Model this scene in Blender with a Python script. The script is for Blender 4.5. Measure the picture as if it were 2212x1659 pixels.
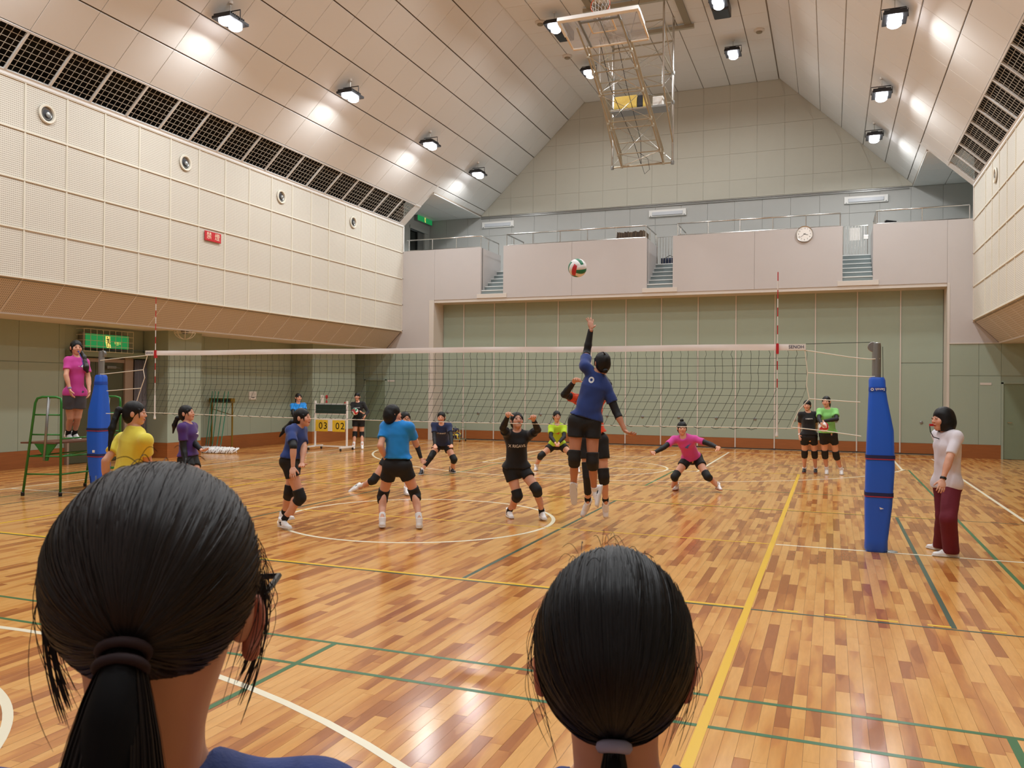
import bpy, math, random
import numpy as np
from mathutils import Vector, Matrix
for o in list(bpy.data.objects): bpy.data.objects.remove(o)
SC=bpy.context.scene; COL=SC.collection
random.seed(7); RNG=np.random.default_rng(7); PI=math.pi

# ---------------------------------------------------------------- camera, world, exposure
CAM=np.array([5.063,-9.7135,1.7187]); YAW,PITCH,ROLL=.369468,.005075,.008818
cy,sy,cp,sp,cr,sr=math.cos(YAW),math.sin(YAW),math.cos(PITCH),math.sin(PITCH),math.cos(ROLL),math.sin(ROLL)
cf_=np.array([-sy*cp,cy*cp,sp]); cr_=np.array([cy,sy,0.]); cu_=np.cross(cr_,cf_)
CR=cr*cr_+sr*cu_; CU=-sr*cr_+cr*cu_
cd=bpy.data.cameras.new('camera'); cam=bpy.data.objects.new('camera',cd); COL.objects.link(cam)
cam.matrix_world=Matrix(((CR[0],CU[0],-cf_[0],CAM[0]),(CR[1],CU[1],-cf_[1],CAM[1]),(CR[2],CU[2],-cf_[2],CAM[2]),(0,0,0,1)))
cd.sensor_width=36; cd.lens=36*1779.266/2212; cd.clip_start=.05; cd.clip_end=200
cd.dof.use_dof=True; cd.dof.focus_distance=11; cd.dof.aperture_fstop=22
SC.camera=cam
w=bpy.data.worlds.new('world'); SC.world=w; w.use_nodes=True
w.node_tree.nodes['Background'].inputs[0].default_value=(.5,.5,.55,1); w.node_tree.nodes['Background'].inputs[1].default_value=.02
SC.view_settings.view_transform='Standard'; SC.view_settings.look='None'; SC.view_settings.gamma=1
SC.view_settings.use_curve_mapping=False; SC.view_settings.exposure=0.0
SC.cycles.max_bounces=8; SC.cycles.diffuse_bounces=6; SC.cycles.glossy_bounces=3; SC.cycles.transparent_max_bounces=6
SC.cycles.use_denoising=True; SC.cycles.sample_clamp_indirect=6
LAMP_W=93.0; LAMP_COL=(.95,.985,1.0)

# ---------------------------------------------------------------- helpers
def lin(h):
    h=h.lstrip('#'); v=[int(h[i:i+2],16)/255 for i in (0,2,4)]
    return tuple((c/12.92 if c<=.04045 else ((c+.055)/1.055)**2.4) for c in v)
def tag(o,label=None,cat=None,group=None,kind=None):
    if label: o['label']=label
    if cat: o['category']=cat
    if group: o['group']=group
    if kind: o['kind']=kind
    return o
def empty(name,loc,label=None,cat=None,group=None):
    o=bpy.data.objects.new(name,None); COL.objects.link(o); o.location=loc; o.empty_display_size=.1
    o['_w']=list(map(float,loc)); return tag(o,label,cat,group)
def link(name,me,m,parent=None,wl=(0,0,0)):
    """mesh vertices are given relative to wl; the object keeps its world place under its parent"""
    o=bpy.data.objects.new(name,me); COL.objects.link(o)
    if m is not None and not me.materials: me.materials.append(m)
    pw=np.array(parent['_w']) if parent is not None else np.zeros(3)
    o.parent=parent; o.location=tuple(np.array(wl,float)-pw); o['_w']=list(map(float,wl)); return o
class MB:
    def __init__(s): s.v=[]; s.f=[]; s.mi=[]; s.cur=0
    def add(s,vs,fs):
        n=len(s.v); s.v+= [tuple(map(float,q)) for q in vs]; s.f+=[tuple(i+n for i in f) for f in fs]; s.mi+=[s.cur]*len(fs); return s
    def box(s,a,b,bev=0):
        (x0,y0,z0),(x1,y1,z1)=a,b
        x0,x1=min(x0,x1),max(x0,x1); y0,y1=min(y0,y1),max(y0,y1); z0,z1=min(z0,z1),max(z0,z1)
        return s.add([(x0,y0,z0),(x1,y0,z0),(x1,y1,z0),(x0,y1,z0),(x0,y0,z1),(x1,y0,z1),(x1,y1,z1),(x0,y1,z1)],
          [(0,3,2,1),(4,5,6,7),(0,1,5,4),(1,2,6,5),(2,3,7,6),(3,0,4,7)])
    def obox(s,c,ax,ay,az,hx,hy,hz):
        c=np.array(c,float);ax,ay,az=[np.array(q,float) for q in (ax,ay,az)]
        vs=[c+ax*hx*i+ay*hy*j+az*hz*k for k in(-1,1) for i,j in((-1,-1),(1,-1),(1,1),(-1,1))]
        return s.add(vs,[(0,3,2,1),(4,5,6,7),(0,1,5,4),(1,2,6,5),(2,3,7,6),(3,0,4,7)])
    def slab(s,a,axU,axV,n,lu,lv,t,bev=.004):
        """raised panel: corner a, spans lu along U, lv along V, thickness t along n with a small chamfer"""
        a,U,V,n=[np.array(q,float) for q in (a,axU,axV,n)]
        b=bev
        def ring(z,i): return [a+U*i+V*i+n*z,a+U*(lu-i)+V*i+n*z,a+U*(lu-i)+V*(lv-i)+n*z,a+U*i+V*(lv-i)+n*z]
        vs=ring(0,0)+ring(t-b,0)+ring(t,b); fs=[(8,9,10,11)]
        for r in (0,4):
            for i in range(4): fs.append((r+i,r+(i+1)%4,r+4+(i+1)%4,r+4+i))
        return s.add(vs,fs)
    def tube(s,pts,r,n=8,caps=True,r2=None):
        pts=[np.array(q,float) for q in pts]; k=len(pts); rs=[r if r2 is None else r+(r2-r)*i/(k-1) for i in range(k)] if np.isscalar(r) else r
        t0=pts[1]-pts[0]; t0/=np.linalg.norm(t0)+1e-9; u=np.cross(t0,[0,0,1.]); 
        if np.linalg.norm(u)<.1: u=np.cross(t0,[0,1.,0])
        u/=np.linalg.norm(u); vs=[]
        for i in range(k):
            t=(pts[min(i+1,k-1)]-pts[max(i-1,0)]); t/=np.linalg.norm(t)+1e-9
            u=u-t*(u@t); u/=np.linalg.norm(u)+1e-9; v=np.cross(t,u)
            for j in range(n):
                a=2*PI*j/n; vs.append(pts[i]+(u*math.cos(a)+v*math.sin(a))*rs[i])
        fs=[(i*n+j,i*n+(j+1)%n,(i+1)*n+(j+1)%n,(i+1)*n+j) for i in range(k-1) for j in range(n)]
        if caps: fs+=[tuple(range(n-1,-1,-1)),tuple((k-1)*n+j for j in range(n))]
        return s.add(vs,fs)
    def lathe(s,c,prof,n=24,axis=(0,0,1),u=None,caps=True):
        c=np.array(c,float); w=np.array(axis,float); w/=np.linalg.norm(w)
        u=np.cross(w,[0,1.,0]) if u is None else np.array(u,float)
        if np.linalg.norm(u)<.1: u=np.cross(w,[1.,0,0])
        u/=np.linalg.norm(u); v=np.cross(w,u); vs=[];k=len(prof)
        for r,z in prof:
            for j in range(n):
                a=2*PI*j/n; vs.append(c+w*z+(u*math.cos(a)+v*math.sin(a))*r)
        fs=[(i*n+j,i*n+(j+1)%n,(i+1)*n+(j+1)%n,(i+1)*n+j) for i in range(k-1) for j in range(n)]
        if caps: fs+=[tuple(range(n-1,-1,-1)),tuple((k-1)*n+j for j in range(n))]
        return s.add(vs,fs)
    def build(s,name,m,parent=None,wl=None,smooth=False):
        wl=(parent['_w'] if parent is not None else (0,0,0)) if wl is None else wl
        me=bpy.data.meshes.new(name); w_=np.array(wl,float)
        me.from_pydata([tuple(np.array(q)-w_) for q in s.v],[],s.f)
        ms=m if isinstance(m,(list,tuple)) else [m]
        for q in ms: me.materials.append(q)
        if len(ms)>1: me.polygons.foreach_set('material_index',s.mi)
        if smooth: me.polygons.foreach_set('use_smooth',[True]*len(me.polygons)); 
        if smooth=='auto': me.set_sharp_from_angle(angle=.7)
        me.update(); return link(name,me,None,parent,wl)
def npmesh(name,V,F,m,parent=None,wl=None,smooth=True,col=None):
    """mesh from numpy arrays (quads or triangles) with an optional per-vertex colour"""
    wl=(parent['_w'] if parent is not None else (0,0,0)) if wl is None else wl
    me=bpy.data.meshes.new(name); V=np.asarray(V,np.float32)-np.array(wl,np.float32); F=np.asarray(F,np.int32)
    n,k=F.shape; me.vertices.add(len(V)); me.vertices.foreach_set('co',V.ravel())
    me.loops.add(n*k); me.loops.foreach_set('vertex_index',F.ravel()); me.polygons.add(n)
    me.polygons.foreach_set('loop_start',np.arange(0,n*k,k)); 
    me.update(calc_edges=True)
    if smooth: me.polygons.foreach_set('use_smooth',np.ones(n,bool))
    if col is not None:
        c4=np.ones((len(V),4),np.float32); c4[:,:3]=col
        at=me.color_attributes.new('col','FLOAT_COLOR','POINT'); at.data.foreach_set('color',c4.ravel())
    if m is not None: me.materials.append(m)
    return link(name,me,None,parent,wl)
def mat(name,color,rough=.5,metal=0,noise=0,nscale=8,bump=0,bscale=60,emit=None,es=1,spec=.5,coat=0,stretch=None,sheen=0,trans=0,alpha=1):
    m=bpy.data.materials.new(name); m.use_nodes=True; nt=m.node_tree; b=nt.nodes['Principled BSDF']
    c=lin(color) if isinstance(color,str) else color
    b.inputs['Base Color'].default_value=(*c,1); b.inputs['Roughness'].default_value=rough; b.inputs['Metallic'].default_value=metal
    b.inputs['Specular IOR Level'].default_value=spec; b.inputs['Coat Weight'].default_value=coat; b.inputs['Coat Roughness'].default_value=.1
    if sheen: b.inputs['Sheen Weight'].default_value=sheen
    if trans: b.inputs['Transmission Weight'].default_value=trans
    if alpha<1: b.inputs['Alpha'].default_value=alpha
    tc=nt.nodes.new('ShaderNodeTexCoord'); mp=nt.nodes.new('ShaderNodeMapping'); nt.links.new(tc.outputs['Object'],mp.inputs[0])
    if stretch: mp.inputs['Scale'].default_value=stretch
    if noise:
        n=nt.nodes.new('ShaderNodeTexNoise'); n.inputs['Scale'].default_value=nscale; n.inputs['Detail'].default_value=4; nt.links.new(mp.outputs[0],n.inputs[0])
        mx=nt.nodes.new('ShaderNodeMix'); mx.data_type='RGBA'; nt.links.new(n.outputs[0],mx.inputs[0])
        mx.inputs[6].default_value=(*[q*(1-noise) for q in c],1); mx.inputs[7].default_value=(*[min(1,q*(1+noise)) for q in c],1)
        nt.links.new(mx.outputs[2],b.inputs['Base Color'])
    if bump:
        n=nt.nodes.new('ShaderNodeTexNoise'); n.inputs['Scale'].default_value=bscale; n.inputs['Detail'].default_value=3; nt.links.new(mp.outputs[0],n.inputs[0])
        bp=nt.nodes.new('ShaderNodeBump'); bp.inputs['Strength'].default_value=bump; bp.inputs['Distance'].default_value=.01
        nt.links.new(n.outputs[0],bp.inputs['Height']); nt.links.new(bp.outputs[0],b.inputs['Normal'])
    if emit: b.inputs['Emission Color'].default_value=(*lin(emit),1); b.inputs['Emission Strength'].default_value=es
    return m
M={}
M['ceil']=mat('ceiling_board','#dcdad6',.75,noise=.05,nscale=.35,bump=.15,bscale=120)
M['void']=mat('dark_void','#0b0a0a',.9)
M['joint']=mat('joint_backing','#8a7f72',.8)  # plain colour of the backing slabs seen between boards and tiles
M['acback']=mat('wall_backing','#8d8572',.8)
M['batten']=mat('cream_batten','#ddd8c8',.5)
M['grey_wall']=mat('grey_gallery_wall','#b3b2ae',.7,noise=.04,nscale=.6)
M['upper_wall']=mat('upper_wall_board','#bdb9ab',.7,noise=.05,nscale=.5,bump=.1,bscale=40)
M['pinkgrey']=mat('pinkish_grey_render','#c0bbb9',.75,noise=.04,nscale=.8,bump=.2,bscale=140)
M['green']=mat('sage_green_panel','#9ba897',.6,noise=.03,nscale=.7,bump=.12,bscale=160)
M['green_dark']=mat('sage_green_door','#7d8a72',.5,noise=.03)
M['wood_base']=mat('brown_wood_base','#96592c',.45,noise=.25,nscale=3,stretch=(1,1,14))
M['trimw']=mat('pale_trim','#cfc8bf',.5)
M['steel']=mat('polished_steel','#c9c7c2',.22,1)
M['greysteel']=mat('grey_painted_steel','#8f8f8c',.35,.6)
M['white']=mat('white_paint','#eceae6',.4)
M['whitepl']=mat('white_plastic','#e8e6e2',.35)
M['black']=mat('black_plastic','#121214',.4)
M['dark']=mat('dark_grey_metal','#2c2c30',.4,.3)
M['beigetube']=mat('beige_steel_tube','#aea591',.35,.45)
M['stair']=mat('grey_stair','#7f8a8a',.55)
M['nose']=mat('pale_stair_nosing','#e1e4e2',.4)
M['doordark']=mat('open_doorway_dark','#10130f',.12,spec=.6)  # near-black colour carries the darkness inside the open gallery doorways
M['frame']=mat('greybrown_door_frame','#9a8878',.5)
M['curtain']=mat('grey_curtain','#777377',.9)
M['yellowtape']=mat('yellow_floor_paint','#e8b92c',.28)
M['whitetape']=mat('white_floor_paint','#efe6cc',.28)
M['greentape']=mat('green_floor_paint','#2f6b3f',.28)
M['dgreentape']=mat('dark_green_floor_paint','#33503f',.28)
M['red']=mat('red_paint','#c2222c',.45)
M['lens']=mat('led_lens','#ffffff',.3,emit='#f6f8ff',es=14)

def ac_mat(name,c1,c2,axes,p1=.0365,p2=.0365,dark=.5):
    """perforated acoustic board: small square holes on a fine grid (flat fine pattern, too small to pick apart)"""
    m=mat(name,c1,.6); nt=m.node_tree; b=nt.nodes['Principled BSDF']
    g=nt.nodes.new('ShaderNodeNewGeometry'); sx=nt.nodes.new('ShaderNodeSeparateXYZ'); nt.links.new(g.outputs['Position'],sx.inputs[0])
    def band(out,p,duty):
        a=nt.nodes.new('ShaderNodeMath'); a.operation='DIVIDE'; a.inputs[1].default_value=p; nt.links.new(out,a.inputs[0])
        f=nt.nodes.new('ShaderNodeMath'); f.operation='FRACT'; nt.links.new(a.outputs[0],f.inputs[0])
        c=nt.nodes.new('ShaderNodeMath'); c.operation='LESS_THAN'; c.inputs[1].default_value=duty; nt.links.new(f.outputs[0],c.inputs[0]); return c.outputs[0]
    h=band(sx.outputs[axes[0]],p1,.42); v=band(sx.outputs[axes[1]],p2,.72)
    mu=nt.nodes.new('ShaderNodeMath'); mu.operation='MULTIPLY'; nt.links.new(h,mu.inputs[0]); nt.links.new(v,mu.inputs[1])
    mx=nt.nodes.new('ShaderNodeMix'); mx.data_type='RGBA'; nt.links.new(mu.outputs[0],mx.inputs[0])
    mx.inputs[6].default_value=(*lin(c1),1); mx.inputs[7].default_value=(*[q*dark for q in lin(c2)],1)
    nt.links.new(mx.outputs[2],b.inputs['Base Color'])
    bp=nt.nodes.new('ShaderNodeBump'); bp.invert=True; bp.inputs['Strength'].default_value=.5; bp.inputs['Distance'].default_value=.006
    nt.links.new(mu.outputs[0],bp.inputs['Height']); nt.links.new(bp.outputs[0],b.inputs['Normal'])
    return m
M['ac']=ac_mat('perforated_wall_board','#dad5c9','#b8b0a0',(2,1),dark=.8)
M['ac_soffit']=ac_mat('perforated_soffit_board','#cdc5b8','#a0978a',(1,0),dark=.8)

def wood_floor(name):
    """varnished strip flooring; tint attribute per board, heartwood boundary inside some boards"""
    m=mat(name,'#c98a4e',.16); nt=m.node_tree; b=nt.nodes['Principled BSDF']
    at=nt.nodes.new('ShaderNodeAttribute'); at.attribute_name='tint'
    sp=nt.nodes.new('ShaderNodeSeparateColor'); nt.links.new(at.outputs['Color'],sp.inputs[0])
    g=nt.nodes.new('ShaderNodeNewGeometry'); 
    of=nt.nodes.new('ShaderNodeVectorMath'); of.operation='MULTIPLY_ADD'; of.inputs[1].default_value=(37,91,13)
    nt.links.new(at.outputs['Color'],of.inputs[0]); 
    sc=nt.nodes.new('ShaderNodeVectorMath'); sc.operation='MULTIPLY'; sc.inputs[1].default_value=(1.0,.14,1); nt.links.new(g.outputs['Position'],sc.inputs[0])
    nt.links.new(sc.outputs[0],of.inputs[2])
    n1=nt.nodes.new('ShaderNodeTexNoise'); n1.inputs['Scale'].default_value=7; n1.inputs['Detail'].default_value=1.5; nt.links.new(of.outputs[0],n1.inputs[0])
    ad=nt.nodes.new('ShaderNodeMath'); ad.operation='ADD'; nt.links.new(n1.outputs[0],ad.inputs[0]); nt.links.new(sp.outputs[0],ad.inputs[1])
    rp=nt.nodes.new('ShaderNodeValToRGB'); nt.links.new(ad.outputs[0],rp.inputs[0]); e=rp.color_ramp
    e.elements[0].position=.62; e.elements[0].color=(*lin('#dfa55e'),1); e.elements[1].position=1.25/1; e.elements[1].color=(*lin('#a86533'),1)
    for p_,c_ in ((.80,'#d4954e'),(.845,'#c68344'),(.98,'#b8743c')):
        q=e.elements.new(p_); q.color=(*lin(c_),1)
    n2=nt.nodes.new('ShaderNodeTexNoise'); n2.inputs['Scale'].default_value=60; n2.inputs['Detail'].default_value=3
    nt.links.new(of.outputs[0],n2.inputs[0])
    m2=nt.nodes.new('ShaderNodeMix'); m2.data_type='RGBA'; m2.blend_type='MULTIPLY'; m2.inputs[0].default_value=.35
    nt.links.new(rp.outputs[0],m2.inputs[6]); nt.links.new(n2.outputs[0],m2.inputs[7])
    mr=nt.nodes.new('ShaderNodeMapRange'); mr.inputs[1].default_value=.2; mr.inputs[2].default_value=.8; mr.inputs[3].default_value=.7; mr.inputs[4].default_value=1.15
    nt.links.new(n2.outputs[0],mr.inputs[0]); nt.links.new(mr.outputs[0],m2.inputs[7])
    nt.links.new(m2.outputs[2],b.inputs['Base Color'])
    b.inputs['Roughness'].default_value=.17; b.inputs['Specular IOR Level'].default_value=.5
    n3=nt.nodes.new('ShaderNodeTexNoise'); n3.inputs['Scale'].default_value=2.2; n3.inputs['Detail'].default_value=2; nt.links.new(g.outputs['Position'],n3.inputs[0])
    bp=nt.nodes.new('ShaderNodeBump'); bp.inputs['Strength'].default_value=.12; bp.inputs['Distance'].default_value=.02; nt.links.new(n3.outputs[0],bp.inputs['Height'])
    nt.links.new(bp.outputs[0],b.inputs['Normal'])
    return m
M['floor']=wood_floor('varnished_strip_floor')
def textmesh(name,s,m,parent,P,right,up,h,ext=.001,wl=None,align='CENTER',squash=1.0,wrap=None,bold=.004):
    """flat lettering: h = letter height; right/up give its plane; wrap(x,y)->offset along normal"""
    cu=bpy.data.curves.new(name,'FONT'); cu.body=s; cu.size=1; cu.align_x=align; cu.align_y='CENTER'; cu.resolution_u=3; cu.offset=bold
    to=bpy.data.objects.new('tmp',cu); COL.objects.link(to); bpy.context.view_layer.update()
    me=bpy.data.meshes.new_from_object(to.evaluated_get(bpy.context.evaluated_depsgraph_get())); bpy.data.objects.remove(to); bpy.data.curves.remove(cu)
    right=np.array(right,float); right/=np.linalg.norm(right); up=np.array(up,float); up-=right*(up@right); up/=np.linalg.norm(up); n=np.cross(right,up)
    k=h/.72; wl=(parent['_w'] if parent is not None else (0,0,0)) if wl is None else wl
    co=np.empty(len(me.vertices)*3,np.float32); me.vertices.foreach_get('co',co); co=co.reshape(-1,3)
    X=co[:,0]*k*squash; Y=co[:,1]*k; off=wrap(X,Y) if wrap else 0*X
    W=np.array(P)[None]+X[:,None]*right+Y[:,None]*up+(off+ext)[:,None]*n-np.array(wl)
    me.vertices.foreach_set('co',W.astype(np.float32).ravel()); me.update(); me.materials.clear(); me.materials.append(m); me.name=name
    return link(name,me,None,parent,wl)

# ================================================================= STRUCTURE
XL,XR=-8.3,8.5; YF=14.6; YB=18.62; YN=-14.6; ZT=7.12; ZC=11.95; XA,XB=-3.24,3.42; XWL,XWR=-10.2,10.4; ZS=3.0
def S(name,mb,m,parent=None,**k):
    o=mb.build(name,m,parent,**k)
    if parent is None: tag(o,kind='structure')
    return o
def root_struct(name,loc=(0,0,0)):
    o=empty(name,loc); o['kind']='structure'; return o
# ---- floor: sub-floor slab, boards
fl=S('floor',MB().box((XWL-.2,YN-.3,-.3),(XWR+.2,YB,-.004)),M['joint'])
BW=.075
def floor_boards():
    xs=np.arange(-10.2,9.9,BW); allb=[]
    for i,x in enumerate(xs):
        y=-10.2+random.random()*.7
        while y<15.25:
            L=random.choice((.35,.5,.6,.75,.9))*random.uniform(.85,1.15)
            y1=min(y+L,15.25)
            allb.append((x,y,x+BW,y1)); y=y1
    B=np.array(allb); n=len(B)
    tint=np.where(RNG.random(n)<.27,RNG.uniform(.36,.62,n),RNG.uniform(.05,.36,n)); t2=RNG.random(n); t3=RNG.random(n)
    cx=(B[:,0]+B[:,2])/2; cyy=(B[:,1]+B[:,3])/2
    D=cf_[0]*(cx-CAM[0])+cf_[1]*(cyy-CAM[1]); lat=CR[0]*(cx-CAM[0])+CR[1]*(cyy-CAM[1])
    px=1106+1779*lat/np.maximum(D,.1); py=829.5+1779*1.72/np.maximum(D,.1)
    vis=(D>1.5)&(px>-30)&(px<2240)&(py<1690)
    hid=((px>100)&(px<545)&(py>1010))|((px>1160)&(px<1490)&(py>1190))
    area=np.where(vis&~hid,(B[:,3]-B[:,1])*BW/np.maximum(D,1)**3,0)
    order=np.argsort(-area); near=set(order[:290].tolist())
    def verts(b,g=.0006):
        x0,y0,x1,y1=b; x0+=g;x1-=g;y0+=g;y1-=g; j=RNG.uniform(-1,1,3)*.00013
        return [(x0,y0,j[0]),(x1,y0,j[1]),(x1,y1,j[1]+j[2]-j[0]),(x0,y1,j[2])]
    def setcol(me,c):
        at=me.color_attributes.new('tint','FLOAT_COLOR','POINT'); at.data.foreach_set('color',np.asarray(c,np.float32).ravel())
    V=[];C=[]
    for i in range(n):
        if i in near:
            q=verts(B[i]); lo=[(a,b,-.004) for a,b,_ in q]
            me=bpy.data.meshes.new('floorboard'); wl=(B[i][0],B[i][1],0)
            me.from_pydata([(a-wl[0],b-wl[1],c) for a,b,c in lo+q],[],[(4,5,6,7),(0,1,5,4),(1,2,6,5),(2,3,7,6),(3,0,4,7)])
            setcol(me,[(tint[i],t2[i],t3[i],1)]*8); me.materials.append(M['floor']); link('floorboard',me,None,fl,wl)
        else: V+=verts(B[i]); C+=[(tint[i],t2[i],t3[i],1)]*4
    o=npmesh('floor_boards',V,np.arange(len(V)).reshape(-1,4),M['floor'],fl,smooth=False); setcol(o.data,C); tag(o,kind='stuff')
floor_boards()
S('floor_edge',MB().box((-10.2,-14.5,-.004),(9.9,-10.2,0)).box((9.9,-14.5,-.004),(10.4,15.2,0)),M['wood_base'],fl)
# ---- court lines (painted, children of the floor)
LZ=[0]
def line(x0,y0,x1,y1,w,m,lab):
    dx,dy=x1-x0,y1-y0; L=math.hypot(dx,dy); nx,ny=-dy/L*w/2,dx/L*w/2; z=.0007+LZ[0]*.000006; LZ[0]+=1
    n=max(1,int(L/2)); vs=[];
    for i in range(n+1):
        t=i/n; x,y=x0+dx*t,y0+dy*t; vs+=[(x+nx,y+ny,z),(x-nx,y-ny,z)]
    tag(MB().add(vs,[(2*i,2*i+1,2*i+3,2*i+2) for i in range(n)]).build('court_line',M[m],fl),lab)
def arc(cx,cy_,r,a0,a1,w,m,lab):
    z=.0007+LZ[0]*.000006; LZ[0]+=1; n=max(8,int(abs(a1-a0)/3)); vs=[]
    for i in range(n+1):
        a=math.radians(a0+(a1-a0)*i/n); vs+=[(cx+(r+w/2)*math.cos(a),cy_+(r+w/2)*math.sin(a),z),(cx+(r-w/2)*math.cos(a),cy_+(r-w/2)*math.sin(a),z)]
    tag(MB().add(vs,[(2*i,2*i+1,2*i+3,2*i+2) for i in range(n)]).build('court_line',M[m],fl),lab)
for sx in (1,-1):
    for y0,y1 in ((-2.96,2.79),(-10.2,-4.98),(4.86,10.25)): line(1.98*sx,y0,1.98*sx,y1,.04,'dgreentape' if y0>-4 and y0<0 else 'greentape','green badminton service line')
    line(5.91*sx,-2.96,5.91*sx,2.67,.04,'dgreentape','dark green badminton line'); line(5.91*sx,-10.2,5.91*sx,-4.98,.045,'greentape','green badminton line')
    line(6.66*sx,-10.2,6.66*sx,10.25,.04,'greentape','green badminton back line')
    line(7.49*sx,-13.9,7.49*sx,13.9,.05,'whitetape','white basketball side line')
for y in (-4.98,-5.42,4.9,10.25): line(-6.7,y,6.7,y,.035,'greentape','green badminton side line')
for y,m_ in ((-2.995,'dgreentape'),(2.72,'dgreentape')): line(-8.5,y,8.5,y,.03,m_,'thin dark green line beside the yellow line')
line(4.5,-.06,7.49,-.06,.045,'whitetape','white centre line'); line(-7.49,-.06,-4.5,-.06,.045,'whitetape','white centre line')
arc(0,0,1.775,0,360,.05,'whitetape','white centre circle')
for s_ in (1,-1):
    cyb=12.15*s_ if s_>0 else -12.39
    a0=math.degrees(math.asin(2./6.82)); 
    if s_>0: arc(0,cyb,6.82,180+a0-2,360-a0+2,.05,'whitetape','white three point arc')
    else: arc(0,cyb,6.82,a0-2,180-a0+2,.05,'whitetape','white three point arc')
    for sx in (1,-1): line(6.53*sx,cyb-1.95*s_,6.53*sx,cyb+1.5*s_,.05,'whitetape','white three point side line'); line(2.45*sx,cyb-4.3*s_,2.45*sx,cyb+1.5*s_,.05,'whitetape','white key line')
    line(-2.45,cyb-4.3*s_,2.45,cyb-4.3*s_,.05,'whitetape','white free throw line'); arc(0,cyb-4.3*s_,1.8,0,360,.05,'whitetape','white free throw circle')
    arc(0,cyb,1.27,180 if s_>0 else 0,360 if s_>0 else 180,.05,'whitetape','white arc under the basket')
    line(-7.49,13.7*s_,7.49,13.7*s_,.05,'whitetape','white end line')
for k in (9.2,10.5,11.0,11.4):
    for sx in(1,-1): line(2.45*sx,k,2.62*sx,k,.05,'whitetape','white lane mark')
line(-4.46,-.055,4.46,-.055,.04,'yellowtape','yellow centre line under the net')
for y in (-2.95,2.77): line(-4.46,y,4.46,y,.05 if y<0 else .04,'yellowtape','yellow attack line')
for sx in (1,-1):
    line(4.46*sx,-9.1,4.46*sx,8.2,.055,'yellowtape','wide yellow volleyball side line')
    for k in range(5):
        for y in (-2.93,): line((4.68+.353*k)*sx,y,(4.835+.353*k)*sx,y,.04,'yellowtape','short yellow dash of the attack line')
    line(4.46*sx,2.77,6.4*sx,2.77,.03,'yellowtape','thin yellow line')
line(-4.46,8.2,4.46,8.2,.055,'yellowtape','yellow volleyball end line')

# ---- left and right upper walls (perforated boards between battens)
PITCH_=.8635; Y0=.76
def upper_wall(name,X,n,ya,rows=4,zb=3.60):
    w_=S(name,MB().box((X-n*.12,YN,3.55),(X-n*.03,YF+.02,ZT)).box((X-n*.03,YN,3.55),(X,ya,ZT)),M['acback'])
    ks=[k for k in range(-30,17) if Y0+k*PITCH_>=ya-.01 and Y0+k*PITCH_<13.7]
    edges=[Y0+k*PITCH_ for k in ks]+[14.58]
    rh=.8675; me=None
    for i in range(len(edges)-1):
        L=edges[i+1]-edges[i]
        for r in range(rows):
            mb=MB(); mb.slab((X-n*.03,edges[i]+.012,zb+r*rh+.012),(0,1,0),(0,0,1),(n,0,0),L-.024,rh-.024,.02,.003)
            mb.build('acoustic_panel',M['ac'],w_,wl=(X,edges[i],zb+r*rh))
    for e in edges[:-1]: MB().box((X-n*.02,e-.014,zb),(X+n*.006,e+.014,zb+4*rh)).build('vertical_batten',M['batten'],w_)
    for r in range(rows+1): MB().box((X-n*.02,ya,zb+r*rh-.015),(X+n*.012,YF,zb+r*rh+.015)).build('horizontal_batten',M['batten'],w_)
    MB().box((X-n*.1,14.56,3.55),(X+n*.012,YF+.03,ZT)).build('end_trim',M['trimw'],w_)
    MB().box((X-n*.05,YN,ZT-.05),(X+n*.02,YF,ZT+.03)).build('top_rail',M['ceil'],w_)
    return w_
wl_=upper_wall('wall_left_upper',XL,1,Y0-6*PITCH_)
wr_=upper_wall('wall_right_upper',XR,-1,Y0+6*PITCH_)
# sloping soffit below each upper wall, then a flat one out to the side wall
def soffit(name,X,n,XO,XW,ya):
    dx=XO-X; dz=ZS-3.6; L=math.hypot(dx,dz); U=np.array((dx,0,dz))/L; N=np.array((U[2],0,-U[0])); 
    if N[2]>0: N=-N
    s_=MB(); s_.obox(((X+XO)/2-N[0]*.05,(YN+YF)/2,(3.6+ZS)/2-N[2]*.05),U,(0,1,0),N,L/2,(YF-YN)/2,.03)
    s_.box((XO,YN,ZS),(XW,YF,ZS+.08))
    so=S(name,s_,M['ceil'])
    edges=[Y0+k*PITCH_ for k in range(-30,17) if Y0+k*PITCH_>=ya-.01 and Y0+k*PITCH_<13.7]+[14.59]
    for i in range(len(edges)-1):
        a=np.array((X,edges[i]+.012,3.6))+U*.012-N*.022
        MB().slab(a,(0,1,0),U,N,edges[i+1]-edges[i]-.024,L-.024,.02,.003).build('soffit_panel',M['ac_soffit'],so)
        MB().obox(np.array((X,edges[i],3.6))+U*L/2-N*.005,U,(0,1,0),N,L/2,.012,.009).build('soffit_batten',M['ceil'],so)
    MB().box((XO-.03*n,YN,ZS-.015),(XO+.01*n,YF,ZS+.03)).build('soffit_edge',M['trimw'],so)
    return so
soffit('ceiling_soffit_left',XL,1,-8.9,XWL,Y0-6*PITCH_); soffit('ceiling_soffit_right',XR,-1,9.1,XWR,Y0+6*PITCH_)
M['barmetal']=mat('grille_bar_paint','#b8b2a6',.5)
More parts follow.
